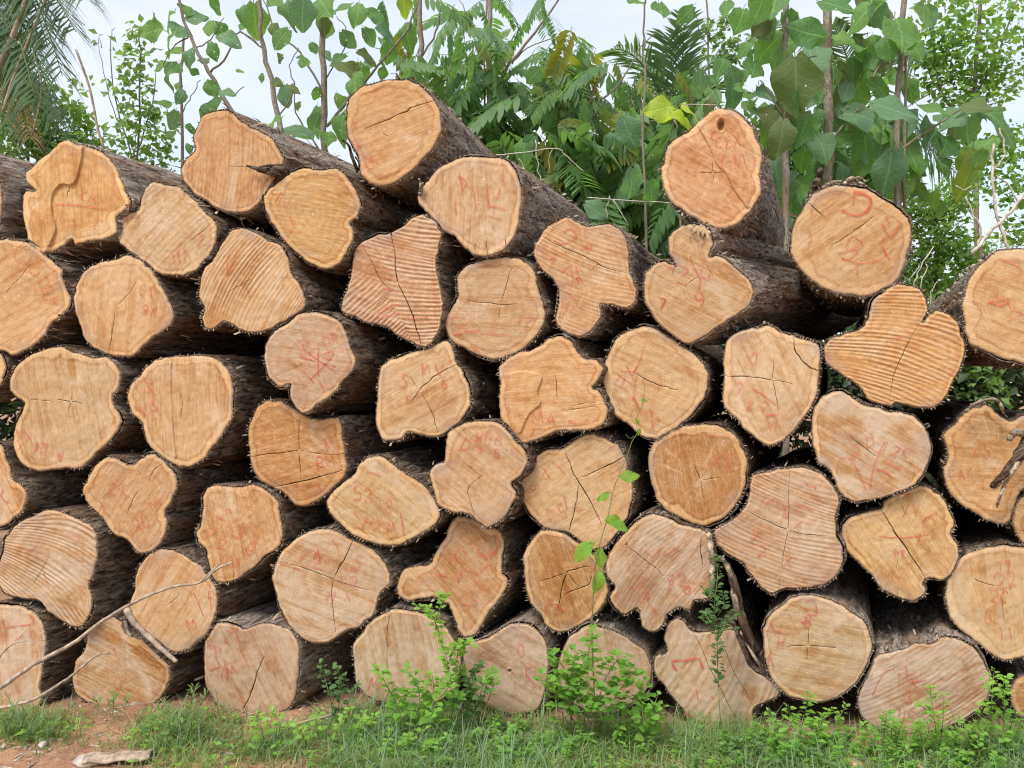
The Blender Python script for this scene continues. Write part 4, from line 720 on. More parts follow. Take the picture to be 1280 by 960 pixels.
def fine_tree(name, x, D, label, limbs, spots, sz, mat, seed, cat='tree', group='young trees behind the pile', trunk_mat='trunk', up=.5, asp=.6):
    r = tree_root(name, x, D, label, cat, group); stems(r, D, limbs, 'trunk' if cat == 'tree' else 'stem', trunk_mat)
    if seed == 3: spots = [(a_, b_, c_, d_, int(n_*.62)) for a_, b_, c_, d_, n_ in spots]
    V, T = leaf_cloud(spots, sz, random.Random(seed), D, Vector(r.location), up, asp=asp)
    tag(link('crown' if cat == 'tree' else 'foliage', mesh_tris('crown', np.array([tuple(p) for p in V]), np.array(T), [M[mat]]), r), kind='stuff')
    return r
fine_tree('fine_leaved_tree', 178, 8.5, 'slender fine-leaved tree against the sky between palm and slanting sapling', [('165,%d 168,300 172,200 176,100 174,40' % ground_px(8.5), 4, 1.5), ('170,210 145,130 138,60 142,35', 2, .8), ('172,190 190,130 196,80', 2, .8), ('170,230 120,180 105,140', 2, 1), ('128,60 124,45', 1, .6), ('145,150 130,90 122,48', 1.2, .6)],
 [(172, 45, 14, 22, 60), (168, 80, 24, 26, 110), (172, 115, 26, 26, 130), (165, 150, 32, 24, 130), (180, 178, 38, 24, 180), (140, 110, 16, 14, 22), (150, 65, 10, 14, 16), (120, 108, 5, 5, 3), (115, 95, 4, 4, 2), (205, 160, 22, 20, 50), (120, 165, 26, 24, 70), (100, 150, 20, 26, 60), (105, 185, 30, 20, 70), (122, 47, 5, 7, 8), (205, 200, 20, 16, 60), (190, 140, 20, 18, 60), (95, 115, 14, 20, 24)], 10, 'small', 3, asp=.75)
fine_tree('fine_leaved_tree', 1215, 9.5, 'tall fine-leaved tree filling the upper right corner', [('1225,%d 1222,300 1218,150 1222,60 1230,-40' % ground_px(9.5), 7, 4), ('1220,180 1180,120 1165,60 1160,-20', 3, 2), ('1220,120 1250,60 1270,0', 3, 2), ('1190,100 1140,130 1110,150', 2, 1)],
 [(1185, 20, 45, 40, 300), (1215, 70, 50, 40, 380), (1180, 100, 36, 30, 220), (1240, 100, 40, 30, 220), (1250, 20, 40, 40, 190), (1215, 130, 40, 20, 180), (1165, 60, 26, 30, 140), (1270, 180, 30, 30, 130), (1250, 215, 34, 30, 140), (1270, 250, 30, 30, 120), (1200, 175, 22, 20, 70), (1285, 70, 20, 40, 70), (1275, 290, 24, 24, 120), (1235, 185, 24, 20, 60)], 9, 'small_bright', 4, asp=.8)
fine_tree('fine_leaved_tree', 750, 10.5, 'sparse fine-leaved sapling seen between the feathery trees and young palm', [('888,%d 887,300 886,100 884,20 880,-30' % ground_px(10.5), 3, 2), ('886,60 875,40 868,10', 1.5, 1), ('886,50 900,40 915,30', 1.5, 1)], [(890, 35, 10, 14, 30), (912, 25, 12, 12, 46), (905, 60, 14, 16, 60), (880, 70, 10, 12, 22), (912, 75, 14, 16, 60), (880, 40, 7, 8, 12), (820, 90, 30, 24, 90), (930, 60, 18, 20, 60)], 10, 'small', 5)
# --- shrubs that close the gap under the crowns
for i, (x, D, lab, sp_, mat, sz) in enumerate([
  (600, 10.0, 'dark leafy shrub low behind the broad tan log', [(600, 210, 70, 50, 330), (570, 170, 50, 30, 80), (640, 250, 80, 50, 380)], 'small', 13),
  (740, 10.2, 'dark leafy shrub low behind the clover-shaped log', [(740, 230, 90, 50, 460), (700, 270, 80, 50, 380), (800, 280, 80, 60, 420)], 'small', 13),
  (850, 10.4, 'broad shrub behind the knot-hole log', [(850, 190, 80, 70, 460), (900, 260, 80, 80, 480), (960, 200, 70, 70, 300)], 'shrub', 16),
  (1040, 10.0, 'tall shrub behind the log with the red D', [(1010, 190, 60, 50, 200), (1040, 250, 80, 70, 480), (1090, 210, 60, 50, 200), (980, 290, 70, 70, 440)], 'shrub', 15),
  (1165, 8.6, 'bright fine-leaved bush in the gap right of the red D log', [(1160, 290, 50, 46, 620), (1190, 340, 50, 50, 520), (1140, 350, 40, 40, 300), (1190, 250, 36, 28, 220), (1230, 330, 40, 40, 260), (1140, 260, 30, 30, 160)], 'small_bright', 8),
  (1220, 7.2, 'low bush seen through the gap under the upper right edge log', [(1220, 480, 40, 50, 300), (1190, 420, 40, 60, 240)], 'small', 12),
  (30, 8.2, 'tangled climber mass under the palm at the left edge', [(20, 120, 50, 40, 260), (60, 150, 50, 40, 300), (20, 180, 60, 36, 340), (95, 190, 40, 24, 170), (10, 70, 30, 40, 120)], 'small', 11)]):
    sp_ = [(a_, b_, c_, d_, int(n_*1.9)) for a_, b_, c_, d_, n_ in sp_]
    fine_tree('shrub', x, D, lab, [('%d,%d %d,300 %d,%d' % (x, ground_px(D), x+6, x, min(s[1] for s in sp_)), 5, 2)], sp_, sz, mat, 40+i, 'shrub', 'shrubs behind the pile', 'stem_dark')
# --- palms
def frond(path, L_leaf, n, mat, q, droop=.8, par=None, wd=.016, rach=.02, D=None):
    """arching frond: midrib part with its leaflets as one piece each side"""
    b = MB(); p = [Vector(v) for v in path]; m = len(p)
    b.tube(p, [rach*(1-.85*i/(m-1)) for i in range(m)], 5, 1)
    for k in range(n):
        t = .08+.92*k/n; i = min(int(t*(m-1)), m-2); f = t*(m-1)-i; o = p[i].lerp(p[i+1], f); d = (p[i+1]-p[i]).normalized()
        side = d.cross(Vector((0, 0, 1)))
        if side.length < .2: side = d.cross(Vector((0, 1, 0)))
        side.normalize(); ln = L_leaf*(.6+.4*math.sin(math.pi*min(1, t*.9+.12)))*q.uniform(.85, 1.1)
        for s in (-1, 1):
            dr = (side*s*.8+d*.75+Vector((q.uniform(-.15, .15), q.uniform(-.15, .15), q.uniform(-.1, .25)))).normalized()
            e1 = o+dr*ln*.5+Vector((0, 0, -droop*.12*ln)); e2 = o+dr*ln*.95+Vector((0, 0, -droop*.55*ln)); w = d*wd
            b.add([o-w*.5, o+w*.5, e1+w, e1-w, e2], [(0, 1, 2, 3), (3, 2, 4)])
    return b.build('frond', [M[mat], M['stem']], par)
def arc_pts(a, b, sag, D0, D1, loc, n=12):
    """a, b pixel ends; sag px bulge upward"""
    out = []
    for i in range(n):
        t = i/(n-1); x = a[0]+(b[0]-a[0])*t; y = a[1]+(b[1]-a[1])*t-sag*4*t*(1-t); out.append(P(x, y, D0+(D1-D0)*t)-loc)
    return out
fq = random.Random(9)
r = tree_root('palm_tree', -40, 6.6, 'palm at the upper left corner with drooping blue-green fronds', 'palm', 'palms behind the pile'); lc = Vector(r.location)
stems(r, 6.9, [('-60,%d -62,300 -60,60 -55,-60' % ground_px(6.9), 30, 26)])
for nm_, s_, w0_, w1_ in [('dead_stalk', '62,-12 40,40 18,95 4,140', 3, 5), ('dead_stalk', '36,-10 20,35 2,75 -8,95', 6, 8), ('dead_stalk', '95,62 112,110 122,160 130,185', 3, 3), ('dead_stalk', '40,60 52,110 40,170', 2, 2)]:
    b = MB(); p_ = px_path(s_, 6.2, r); b.tube(p_, [(w0_+(w1_-w0_)*i/len(p_))*6.2/FPX/2 for i in range(len(p_))], 5); b.build(nm_, M['stick'], r)
for (a, b_, sag, mt, ll) in [((-50, -70), (95, 40), 40, 'palm', .50), ((-45, -60), (78, 95), 70, 'palm', .48), ((-50, -60), (45, 130), 60, 'palm', .45), ((-60, -60), (5, 170), 30, 'palm', .42), ((-20, -90), (110, 0), 25, 'palm', .5), ((-40, -40), (75, 165), 55, 'palm', .40), ((-30, -80), (60, 60), 45, 'palm', .5), ((-60, -20), (30, 110), 40, 'palm', .45), ((-60, 20), (70, 150), 25, 'palm', .34), ((-50, -50), (38, 175), 20, 'palm_dead', .3), ((-60, -40), (15, 120), 10, 'palm_dead', .25)]:
    frond(arc_pts(a, b_, sag, 6.8, 6.3+fq.uniform(-.3, .3), lc), ll, 60, mt, fq, 1.0, r, .014)
r = tree_root('palm_tree', 850, 9.2, 'young palm with stiff upright fronds between the feathery tree and knot-hole log', 'palm', 'palms behind the pile'); lc = Vector(r.location)
stems(r, 9.2, [('850,%d 849,300 848,160' % ground_px(9.2), 12, 9)])
for (a, b_, sag, ll) in [((848, 165), (856, 20), 0, .42), ((846, 165), (836, 45), 5, .5), ((845, 160), (762, 62), 30, .5), ((846, 160), (800, 70), 10, .45), ((850, 160), (905, 75), 25, .45), ((850, 165), (770, 130), 30, .4), ((850, 160), (930, 120), 30, .45)]:
    frond(arc_pts(a, b_, sag, 9.2, 9.2+fq.uniform(-.7, .4), lc), ll, 30, 'palm', fq, .35, r, .02)
r = tree_root('palm_tree', 1080, 10.6, 'palm with arching fronds seen dimly between the right-hand teak trunks', 'palm', 'palms behind the pile'); lc = Vector(r.location)
stems(r, 10.6, [('1080,%d 1078,300 1076,140' % ground_px(10.6), 14, 12)])
for (a, b_, sag) in [((1076, 140), (935, 50), 55), ((1076, 140), (985, 115), 50), ((1076, 140), (1170, 200), 35), ((1076, 140), (1150, 80), 40), ((1076, 145), (1215, 240), 20), ((1076, 140), (1040, 30), 15), ((1076, 150), (1130, 250), 10)]:
    frond(arc_pts(a, b_, sag, 10.6, 10.4+fq.uniform(-.8, .4), lc), .62, 34, 'palm', fq, .9, r, .02)
# --- bare pale branches
r = tag(empty('dead_branch', P(1262, 312, 6.0)), 'bare forked white branches behind the upper right edge log', 'branch')
stems(r, 6.0, [('1215,318 1235,292 1258,270 1275,250 1300,215', 5, 4), ('1241,180 1240,215 1243,255 1252,285 1262,318', 3, 4), ('1250,160 1256,190 1248,205 1241,215', 2, 2), ('1208,245 1218,270 1226,290 1222,312', 2, 2.5), ('1271,252 1262,232 1252,225 1246,220', 2, 1.5), ('1243,305 1262,285 1270,280', 2, 1), ('1195,232 1205,238 1215,232', 2, 1)], 'branch', 'dead')
r = tag(empty('dead_branch', P(1160, 375, 5.6)), 'small bare pale twigs rising behind the heart-shaped ridged log', 'branch')
stems(r, 5.6, [('1150,400 1142,360 1150,335 1166,308', 2, 1.2), ('1156,390 1152,355 1160,330', 2, 1), ('1165,400 1163,370 1172,352', 1.6, .8), ('1136,350 1150,330', 1.2, .8)], 'branch', 'dead')
r = tag(empty('dead_branch', P(700, 320, 5.3)), 'thin dry twigs hanging behind the clover-shaped log', 'branch')
stems(r, 5.3, [('620,194 660,190 695,186 715,200 730,215', 1.6, 1), ('668,175 672,205 676,235', 1.4, .8), ('735,247 770,250 810,252 850,254', 1.6, 1.2), ('760,245 757,275', 1.4, 1), ('690,186 685,215', 1, .7), ('765,250 785,282', 1.2, .8), ('648,198 662,222', 1.2, .8), ('850,130 880,131 897,131', 1.2, 1)], 'branch', 'dead')

# --- the wood beyond, one mass low on the horizon
V, T = [], []
for i in range(26):
    q = random.Random(300+i); xx = -900+i*125
    v_, t_ = leaf_cloud([(xx, 405+q.uniform(-14, 14), 110, 75, 420), (xx, 455, 110, 40, 260), (xx+50, 350+q.uniform(-30, 30), 50, 36, 80)], 15, q, 17.0, Vector((0, 0, 0)), jit=.8, asp=.8)
    b0 = len(V); V += v_; T += [(a+b0, b+b0, c+b0) for a, b, c in t_]
tag(link('far_wood', mesh_tris('far_wood', np.array([tuple(p) for p in V]), np.array(T), [M['shrub']])), 'low mass of green woodland beyond the pile', 'woodland', kind='stuff')

V, T = leaf_cloud([(xx, 470+rng.uniform(-12, 12), 60, 60, 330) for xx in range(-80, 1400, 48)]+[(xx, 560, 60, 70, 260) for xx in range(-80, 1400, 60)], 15, random.Random(5), 7.4, Vector((0, 0, 0)), jit=.9, asp=.7)  # added screen of leaves: blocks the view through the gaps and darkens them
tag(link('leaf_screen', mesh_tris('leaf_screen', np.array([tuple(p) for p in V]), np.array(T), [M['shade_toned_leaf']])), 'low dark-leaved plants added behind the pile to keep its gaps dark', 'leaf_screen', kind='stuff')
# ------------------------------------------------------------------ splinters, bark strips, sticks
def ribbon(name, parent, s, D, w0, w1, mat, thick=.5, n=6):
    loc = Vector(parent.location) if parent else Vector((0, 0, 0)); p = catmull(pts(s), 5, False); m = len(p); b = MB()
    q = random.Random(len(s)); rad = [(w0+(w1-w0)*i/(m-1))*D/FPX/2*q.uniform(.85, 1.15) for i in range(m)]
    b.tube([P(x, y, D+(.02*math.sin(i))) - loc for i, (x, y) in enumerate(p)], rad, n)
    return b
def add_part(idx, name, s, D, w0, w1, mat):
    r = LOGS[idx]['root']; return ribbon(name, r, s, D, w0, w1, mat).build(name, M[mat], r)
for s, w0, w1 in [('356,216 345,213 330,213 308,207', 17, 2), ('352,222 338,217 322,214', 8, 2), ('350,208 335,207 320,210', 6, 1.5)]: add_part(3, 'bark_splinter', s, 3.83, w0, w1, 'bark')
for s in ['872,283 868,291 862,297', 'd', '876,282 875,292 872,300', '880,284 881,293 885,299', '868,282 862,288', '878,283 879,296 878,305', '884,286 888,292 890,298']:
    if s != 'd': add_part(9, 'wood_splinter', s, 3.70, 3.5, 1, 'fibre_pale')
for s, w0, w1, mt in [('1016,243 1021,230 1025,218 1026,211', 13, 6, 'bark'), ('1028,236 1040,229 1052,227', 8, 4, 'fibre'), ('1056,230 1064,223 1074,228 1084,234', 6, 3, 'fibre_pale'), ('1064,228 1072,222 1082,227', 5, 3, 'fibre')]: add_part(10, 'bark_scrap', s, 3.84, w0, w1, mt)
for s, w0, w1 in [('428,175 436,182 440,196 447,213', 3, 5), ('446,215 449,205 444,196', 3, 2)]: add_part(5, 'bark_flap', s, 3.86, w0, w1, 'bark')
for s, w0, w1 in [('525,243 526,232 524,224', 5, 3), ('526,238 529,228', 3, 2)]: add_part(6, 'bark_flap', s, 3.80, w0, w1, 'fibre')
add_part(13, 'bark_flap', '1208,514 1222,503 1240,499 1250,504 1254,516', 3.62, 5, 4, 'fibre')
add_part(40, 'bark_flap', '886,668 889,690 890,715 889,738', 3.70, 8, 7, 'fibre_pale')
r = tag(empty('bark_strip', P(1285, 560, 3.52)), 'frayed strip of torn bark hanging in front of the right edge log', 'bark strip')
for s, w0, w1, mt in [('1300,525 1275,568 1256,592 1240,608', 17, 7, 'bark'), ('1298,540 1272,580 1256,598 1243,612', 9, 3, 'fibre_pale'), ('1290,560 1265,590 1252,615 1246,634', 7, 3, 'fibre_pale'), ('1288,545 1270,540 1262,548', 12, 8, 'fibre')]:
    ribbon('strip', r, s, 3.52, w0, w1, mt).build('strip', M[mt], r)
r = tag(empty('bark_root', P(905, 800, 3.7)), 'curved peeling root strip beside the pointed corner of the big ridged log', 'bark strip')
for s, w0, w1, mt in [('903,698 912,715 918,745 922,775', 7, 9, 'fibre'), ('909,705 920,735 928,775 945,815', 9, 13, 'bark'), ('920,760 938,800 952,835 965,852', 10, 6, 'bark'), ('926,790 945,825 960,845', 5, 3, 'fibre_pale')]:
    ribbon('strip', r, s, 3.76, w0, w1, mt).build('strip', M[mt], r)
def stick(label, s, D0, D1, w0, w1, extra=()):
    p = catmull(pts(s), 6, False); m = len(p); base = P(p[0][0], p[0][1], D0); r = tag(empty('stick', base), label, 'stick', 'fallen sticks by the pile'); q = random.Random(m)
    b = MB(); b.tube([P(x+q.uniform(-.5, .5), y+q.uniform(-.6, .6), D0+(D1-D0)*i/(m-1))-base for i, (x, y) in enumerate(p)], [(w0+(w1-w0)*i/(m-1))*D0/FPX/2*q.uniform(.9, 1.1) for i in range(m)], 6); b.build('shaft', M['stick'], r)
    for e in extra:
        b = MB(); pp = catmull(pts(e), 5, False); b.tube([P(x, y, D0+(D1-D0)*.5)-base for x, y in pp], [w1*.8*D0/FPX/2]*len(pp), 5); b.build('twig', M['stick'], r)
stick('long curved stick leaning from the lower left corner up to the squarish log', '-20,868 0,860 40,832 90,805 130,775 170,752 210,735 250,728 270,712 290,703', 3.62, 3.68, 6, 2.5, ('250,728 262,716 275,704',))
stick('shorter bent stick below the long one, ending on the pear-shaped log', '-20,893 0,885 40,875 75,855 100,836 120,820 137,816', 3.58, 3.68, 5, 2.5)
stick('stout weathered stick wedged between the pear-shaped and golden logs', '158,762 168,778 185,795 203,812 221,827', 3.74, 3.64, 9, 5, ('156,776 160,790 163,795',))
stick('thin twig curling over the bottom left corner log', '-5,826 12,808 25,802 55,800', 3.66, 3.66, 2.5, 1.2)
stick('pale straight stick lying on the ground at the left', '50,925 100,926 150,924 200,927', 3.53, 3.53, 7, 5)
stick('bent twig lying in the weeds in front of the barrel-shaped log', '325,920 355,911 378,903 410,895 430,890', 3.58, 3.62, 4, 3)
stick('long pale stick half buried in grass at the bottom centre', '352,927 400,929 455,927 520,924 560,920 586,915', 3.50, 3.55, 5, 5)
# stones and chips
def stone(label, x, y, D, sx, sz, mat, name='stone', cat='stone'):
    q = random.Random(x); bm = bmesh.new(); bmesh.ops.create_icosphere(bm, subdivisions=3, radius=1)
    for v in bm.verts:
        d = 1+.22*float(vnoise(v.co.x*1.7+x, v.co.y*1.7+v.co.z*1.3, 3)); v.co = Vector((v.co.x*sx*d, v.co.y*sx*.8*d, v.co.z*sz*d))
    me = bpy.data.meshes.new(name); bm.to_mesh(me); bm.free(); me.materials.append(mat); me.polygons.foreach_set('use_smooth', [True]*len(me.polygons))
    o = link(name, me); p = P(x, y, D); o.location = (p.x, p.y, float(gz(p.x, p.y))+sz*.3); tag(o, label, cat); return o
M['stone'] = mat_plain('orange_stone', (.55, .33, .19), .3, 14); M['stone_grey'] = mat_plain('grey_stone', (.46, .40, .34), .35, 14)
stone('smooth orange stone at the bottom edge right of centre', 1062, 957, 3.32, .055, .035, M['stone'])
stone('orange-brown stone in the grass at the bottom right', 1145, 958, 3.31, .04, .02, M['stone'])
stone('small grey stone beside the straight stick at the left', 53, 932, 3.48, .02, .018, M['stone_grey'])
stone('flat grey stone at the bottom left edge of the grass', 110, 957, 3.32, .06, .025, M['stone_grey'])
r = tag(empty('bark_slab', P(150, 955, 3.33)), 'curled slab of brown bark on the ground at the bottom left', 'bark')
b = MB(); vv = []; ff = []; uvb = []
for i in range(9):
    for j in range(6):
        a = -1.0+2.0*j/5; vv.append((i*.034-.14+.006*math.sin(j*3), math.sin(a)*.05, .018+math.cos(a)*.03-.018+.006*math.sin(i*1.7))); uvb.append((j*.02, i*.03))
ff = [(i*6+j, i*6+j+1, (i+1)*6+j+1, (i+1)*6+j) for i in range(8) for j in range(5)]
b.add(vv, ff, 0, uvb); o = b.build('slab', M['stick'], r); md = o.modifiers.new('thickness', 'SOLIDIFY'); md.thickness = .008
r.location.z = float(gz(r.location.x, r.location.y)); r.rotation_euler.z = R(8)

# ------------------------------------------------------------------ grass and weeds
def cover(x, y):
    """how thick the grass grows at a spot of the verge (world metres)"""
    d = 3.6; px_ = 640+x/y*FPX; py_ = 480+1.65/y*FPX
    g = np.clip((px_-360)/90, 0, 1)
    for (cx_, cy_, rx, ry, k) in [(35, 915, 70, 22, .9), (245, 925, 80, 40, 1.0), (140, 880, 22, 8, .8), (330, 945, 90, 22, .7), (120, 935, 60, 10, .4), (235, 884, 18, 8, .7)]:
        g = np.maximum(g, k*np.exp(-((px_-cx_)/rx)**2-((py_-cy_)/ry)**2))
    return g*(.78+.5*vnoise(x*3.1, y*3.1, 12))
def blades(N, seed, hmin, hmax, wd, lean):
    nr = np.random.RandomState(seed); x = nr.uniform(-3.0, 3.0, N*4); y = nr.uniform(2.95, 4.0, N*4)
    front = 3.72-.06*x
    k = (nr.uniform(0, 1, N*4) < cover(x, y)) & (y < front+nr.uniform(-.25, .12, N*4)); x = x[k][:N]; y = y[k][:N]; n = len(x)
    h = nr.uniform(hmin, hmax, n)*(.5+.7*np.clip(cover(x, y), 0, 1)); a = nr.uniform(0, 2*np.pi, n); ln = nr.uniform(*lean, n)
    d = np.stack([np.cos(a), np.sin(a)], 1); s = np.stack([-d[:, 1], d[:, 0]], 1); z = gz(x, y); w = wd*nr.uniform(.6, 1.3, n)
    V = np.zeros((n, 5, 3))
    for i, (t, ww) in enumerate([(0, 1), (0, -1), (.55, .8), (.55, -.8), (1, 0)]):
        o = ln*h*t*t
        V[:, i, 0] = x+d[:, 0]*o+s[:, 0]*w*ww; V[:, i, 1] = y+d[:, 1]*o+s[:, 1]*w*ww; V[:, i, 2] = z-.005+h*(t-.35*ln*t*t*.6)
    b = (np.arange(n)*5)[:, None]
    T = np.concatenate([b+np.array([[0, 1, 3]]), b+np.array([[0, 3, 2]]), b+np.array([[2, 3, 4]])])
    return V.reshape(-1, 3), T
for nm, lab, N, sd, h0, h1, w_, le, mt in [('grass', 'short green grass growing along the foot of the pile', 24000, 1, .035, .12, .0028, (.2, 1.3), 'grass'), ('grass', 'taller blue-green grass blades in the weeds', 2000, 2, .08, .22, .0028, (.3, 1.3), 'grass_blue'), ('dry_grass', 'dry straw-coloured blades matted on the soil', 3000, 3, .04, .12, .0020, (1.4, 3.0), 'dry')]:
    v, t = blades(N, sd, h0, h1, w_, le); tag(link(nm, mesh_tris(nm, v, t, [M[mt]])), lab, 'grass', kind='stuff')
def leafpair(b, o, d, L_, w, q, mi=0, droop=.3):
    n = Vector((q.uniform(-.4, .4), q.uniform(-.8, .1), 1)).normalized(); s = d.cross(n)
    if s.length < .05: return
    s.normalize(); u_ = s.cross(d)
    m1 = o+d*L_*.35; m2 = o+d*L_*.7-Vector((0, 0, droop*L_*.2)); e = o+d*L_-Vector((0, 0, droop*L_*.5))
    b.add([o, m1+s*w+u_*w*.25, m1, m1-s*w+u_*w*.25, m2+s*w*.75+u_*w*.15, m2, m2-s*w*.75+u_*w*.15, e], [(0, 1, 2), (0, 2, 3), (1, 4, 5, 2), (2, 5, 6, 3), (4, 7, 5), (5, 7, 6)], mi)
def weed(label, D, stalks, mat='weed', leaf=.045, asp=.30, per=9, seed=1, up=.35, name='weed', frm=.12, tri=False):
    x0, y0 = pts(stalks[0])[0]; p0 = P(x0, y0, D); r = tag(empty(name, (p0.x, p0.y, float(gz(p0.x, p0.y)))), label, 'weed' if name == 'weed' else name.split('_')[-1], 'weeds growing in front of the pile' if name == 'weed' else None)
    q = random.Random(seed); loc = Vector(r.location); st = MB(); lv = MB()
    for s in stalks:
        p = catmull(pts(s), 5, False); d0 = D+q.uniform(-.05, .05); w = [P(x, y, d0+.03*math.sin(i*.7+seed))-loc for i, (x, y) in enumerate(p)]; m = len(w)
        st.tube(w, [.0028*(1-.6*i/(m-1)) for i in range(m)], 4)
        tot = sum((w[i+1]-w[i]).length for i in range(m-1)); nl = max(4, int(tot*per/.1*.55))
        for k in range(nl):
            t = frm+(1-frm)*(k+q.random()*.6)/nl; i = min(int(t*(m-1)), m-2); o = w[i].lerp(w[i+1], t*(m-1)-i); a = q.uniform(0, 2*math.pi); L_ = leaf*q.uniform(.65, 1.25)*(1.05-.35*t)
            for s_ in ((-1, 1) if q.random() < .75 else (1,)):
                d = Vector((math.cos(a)*s_, math.sin(a)*s_*.8-.2, up+q.uniform(-.25, .35))).normalized()
                if tri:
                    pt_ = o+d*L_*.8; st.tube([o, pt_], [.001, .0008], 3)
                    for g in (-.9, 0, .9):
                        dd = (Matrix.Rotation(g, 3, 'Z') @ d); leafpair(lv, pt_, dd, L_*q.uniform(.8, 1), L_*asp, q)
                else: leafpair(lv, o+d*.006, d, L_, L_*asp, q)
    st.build('stem', M['stem'], r); tag(lv.build('leaves', M[mat], r), kind='stuff')
    return r
weed('bushy bright green weed in front of the brownish ground-level log', 3.50, ['715,900 712,860 705,835 695,825', '730,905 735,860 735,820 742,793', '745,905 752,860 768,830 775,822', '738,905 722,870 715,845 722,815', '760,900 770,870 785,850 790,840', '725,900 715,875 690,860 680,850', '705,905 700,880 690,870', '750,905 765,880 795,868'], 'weed', .054, .27, 7, 2, tri=True)
weed('climbing weed with small paired leaflets below the three-armed log', 3.55, ['560,905 565,870 560,830 548,790 535,757', '562,905 575,850 572,815 585,800', '548,790 540,770 520,757', '560,830 572,805 592,808', '545,775 553,752 558,742'], 'weed', .048, .30, 10, 3, frm=.3)
weed('spreading weed with pale leaves in front of the left of centre ground log', 3.48, ['505,915 495,880 480,850 475,836', '520,915 525,880 520,850 505,838', '530,915 545,880 560,860 565,845', '515,915 540,870 540,842', '490,915 500,875 530,858', '545,912 562,880 575,870'], 'weed', .062, .27, 9, 4)
weed('light green sprig between the two centre ground logs', 3.52, ['600,905 605,870 612,845 618,838', '602,905 612,870 622,845'], 'weed', .036, .40, 7, 5, frm=.5)
weed('dark oval-leaved weed at the foot of the hunched centre log', 3.56, ['580,905 585,870 592,845 600,832', '588,905 595,875 583,845', '590,900 600,870 605,850', '575,905 570,880 560,868'], 'weed_dark', .045, .40, 9, 6)
weed('broad pale-leaved weed left of the root-flared log', 3.46, ['800,930 803,895 806,865 803,850', '805,930 815,895 822,868', '810,925 822,900 830,880', '795,930 790,900 785,885'], 'weed', .046, .48, 7, 7)
weed('tall thin weed climbing in front of the root-flared log', 3.52, ['903,925 899,880 897,830 896,795 893,760 897,715 892,695', '896,795 885,772 880,765', '897,800 912,775 922,765', '896,760 888,745 880,738', '897,770 905,755 902,740', '893,780 878,775', '897,790 918,785'], 'weed_dark', .040, .28, 9, 8, frm=.25)
weed('lacy weed in front of the round log with growth rings', 3.44, ['985,940 988,905 985,880', '1000,940 1002,905 1010,880 1015,868', '1020,940 1025,905 1040,885', '1035,940 1045,905 1058,882', '975,935 968,905 960,890', '1010,940 1015,910 1030,892'], 'weed', .042, .22, 11, 9)
weed('tall leggy weed in front of the low wide pale log', 3.36, ['1235,950 1238,910 1240,870 1243,835', '1250,950 1255,910 1254,860 1257,845', '1225,950 1222,915 1230,880', '1262,950 1262,915 1270,890', '1243,870 1230,848', '1240,880 1258,865'], 'weed', .038, .30, 10, 10, frm=.2)
weed('leafy weed mound at the left end of the low wide log', 3.36, ['1108,950 1105,920 1108,897 1112,890', '1118,950 1122,920 1130,900', '1095,950 1088,920 1078,905', '1130,950 1142,920 1155,905', '1105,950 1115,915 1105,900'], 'weed', .042, .22, 10, 11)
weed('slender flowering weed rising before the low wide log', 3.34, ['1170,955 1170,915 1165,880 1163,858', '1172,955 1178,910 1180,865', '1185,955 1195,920 1200,895', '1160,955 1152,925 1148,905', '1200,955 1212,925 1218,905', '1168,900 1155,885 1147,880'], 'weed', .036, .26, 9, 12, frm=.2)
weed('small dark weed in the gap right of the barrel-shaped log', 3.60, ['418,905 412,870 405,845 400,828', '422,905 425,870 432,845', '430,905 438,870 448,855', '415,880 425,850 418,830'], 'weed_dark', .038, .36, 8, 13)
weed('low bright weed in the foreground left of centre', 3.42, ['330,925 325,905 320,893', '345,928 350,905 340,890', '400,930 395,905 400,890', '415,935 425,905 440,885', '440,935 450,905 455,888', '430,935 445,915 470,900', '385,935 375,915 360,905'], 'weed', .044, .28, 9, 14)
weed('leaning foreground weed at the bottom centre with brown stem', 3.36, ['432,950 445,925 455,905 470,895', '450,955 465,930 490,915', '470,955 490,935 515,925', '500,955 505,930 530,912', '520,950 540,930 560,922', '540,955 560,940 590,932'], 'weed', .046, .26, 9, 15)
weed('grassy weed clump at the bottom right corner', 3.40, ['1205,955 1200,930 1195,910', '1255,955 1265,930 1275,905', '1275,955 1280,925 1285,900', '1215,955 1225,925 1235,905'], 'weed', .040, .3, 9, 16)
weed('feathery grey-green weed patch in the grass at the left', 3.46, ['215,945 215,920 210,900', '235,948 240,920 238,895', '255,945 262,920 270,900', '270,945 285,925 295,905', '225,945 230,915 222,900', '245,945 250,910 255,893', '285,945 295,930 305,915'], 'small', .026, .2, 16, 17, up=.8)
weed('tiny weed tuft at the foot of the pear-shaped log', 3.66, ['125,895 122,880 118,872', '140,895 142,878 140,866', '155,895 158,880 162,872', '235,893 240,875 243,858', '245,893 252,878 258,868'], 'grass', .045, .10, 10, 18, up=1.0)
weed('small leafy tuft at the left edge of the verge', 3.50, ['10,925 6,905 0,885', '25,925 28,905 35,888', '40,925 48,905 55,895', '55,925 65,910 75,900', '5,915 15,895 18,880'], 'small', .030, .25, 12, 19, up=.7)
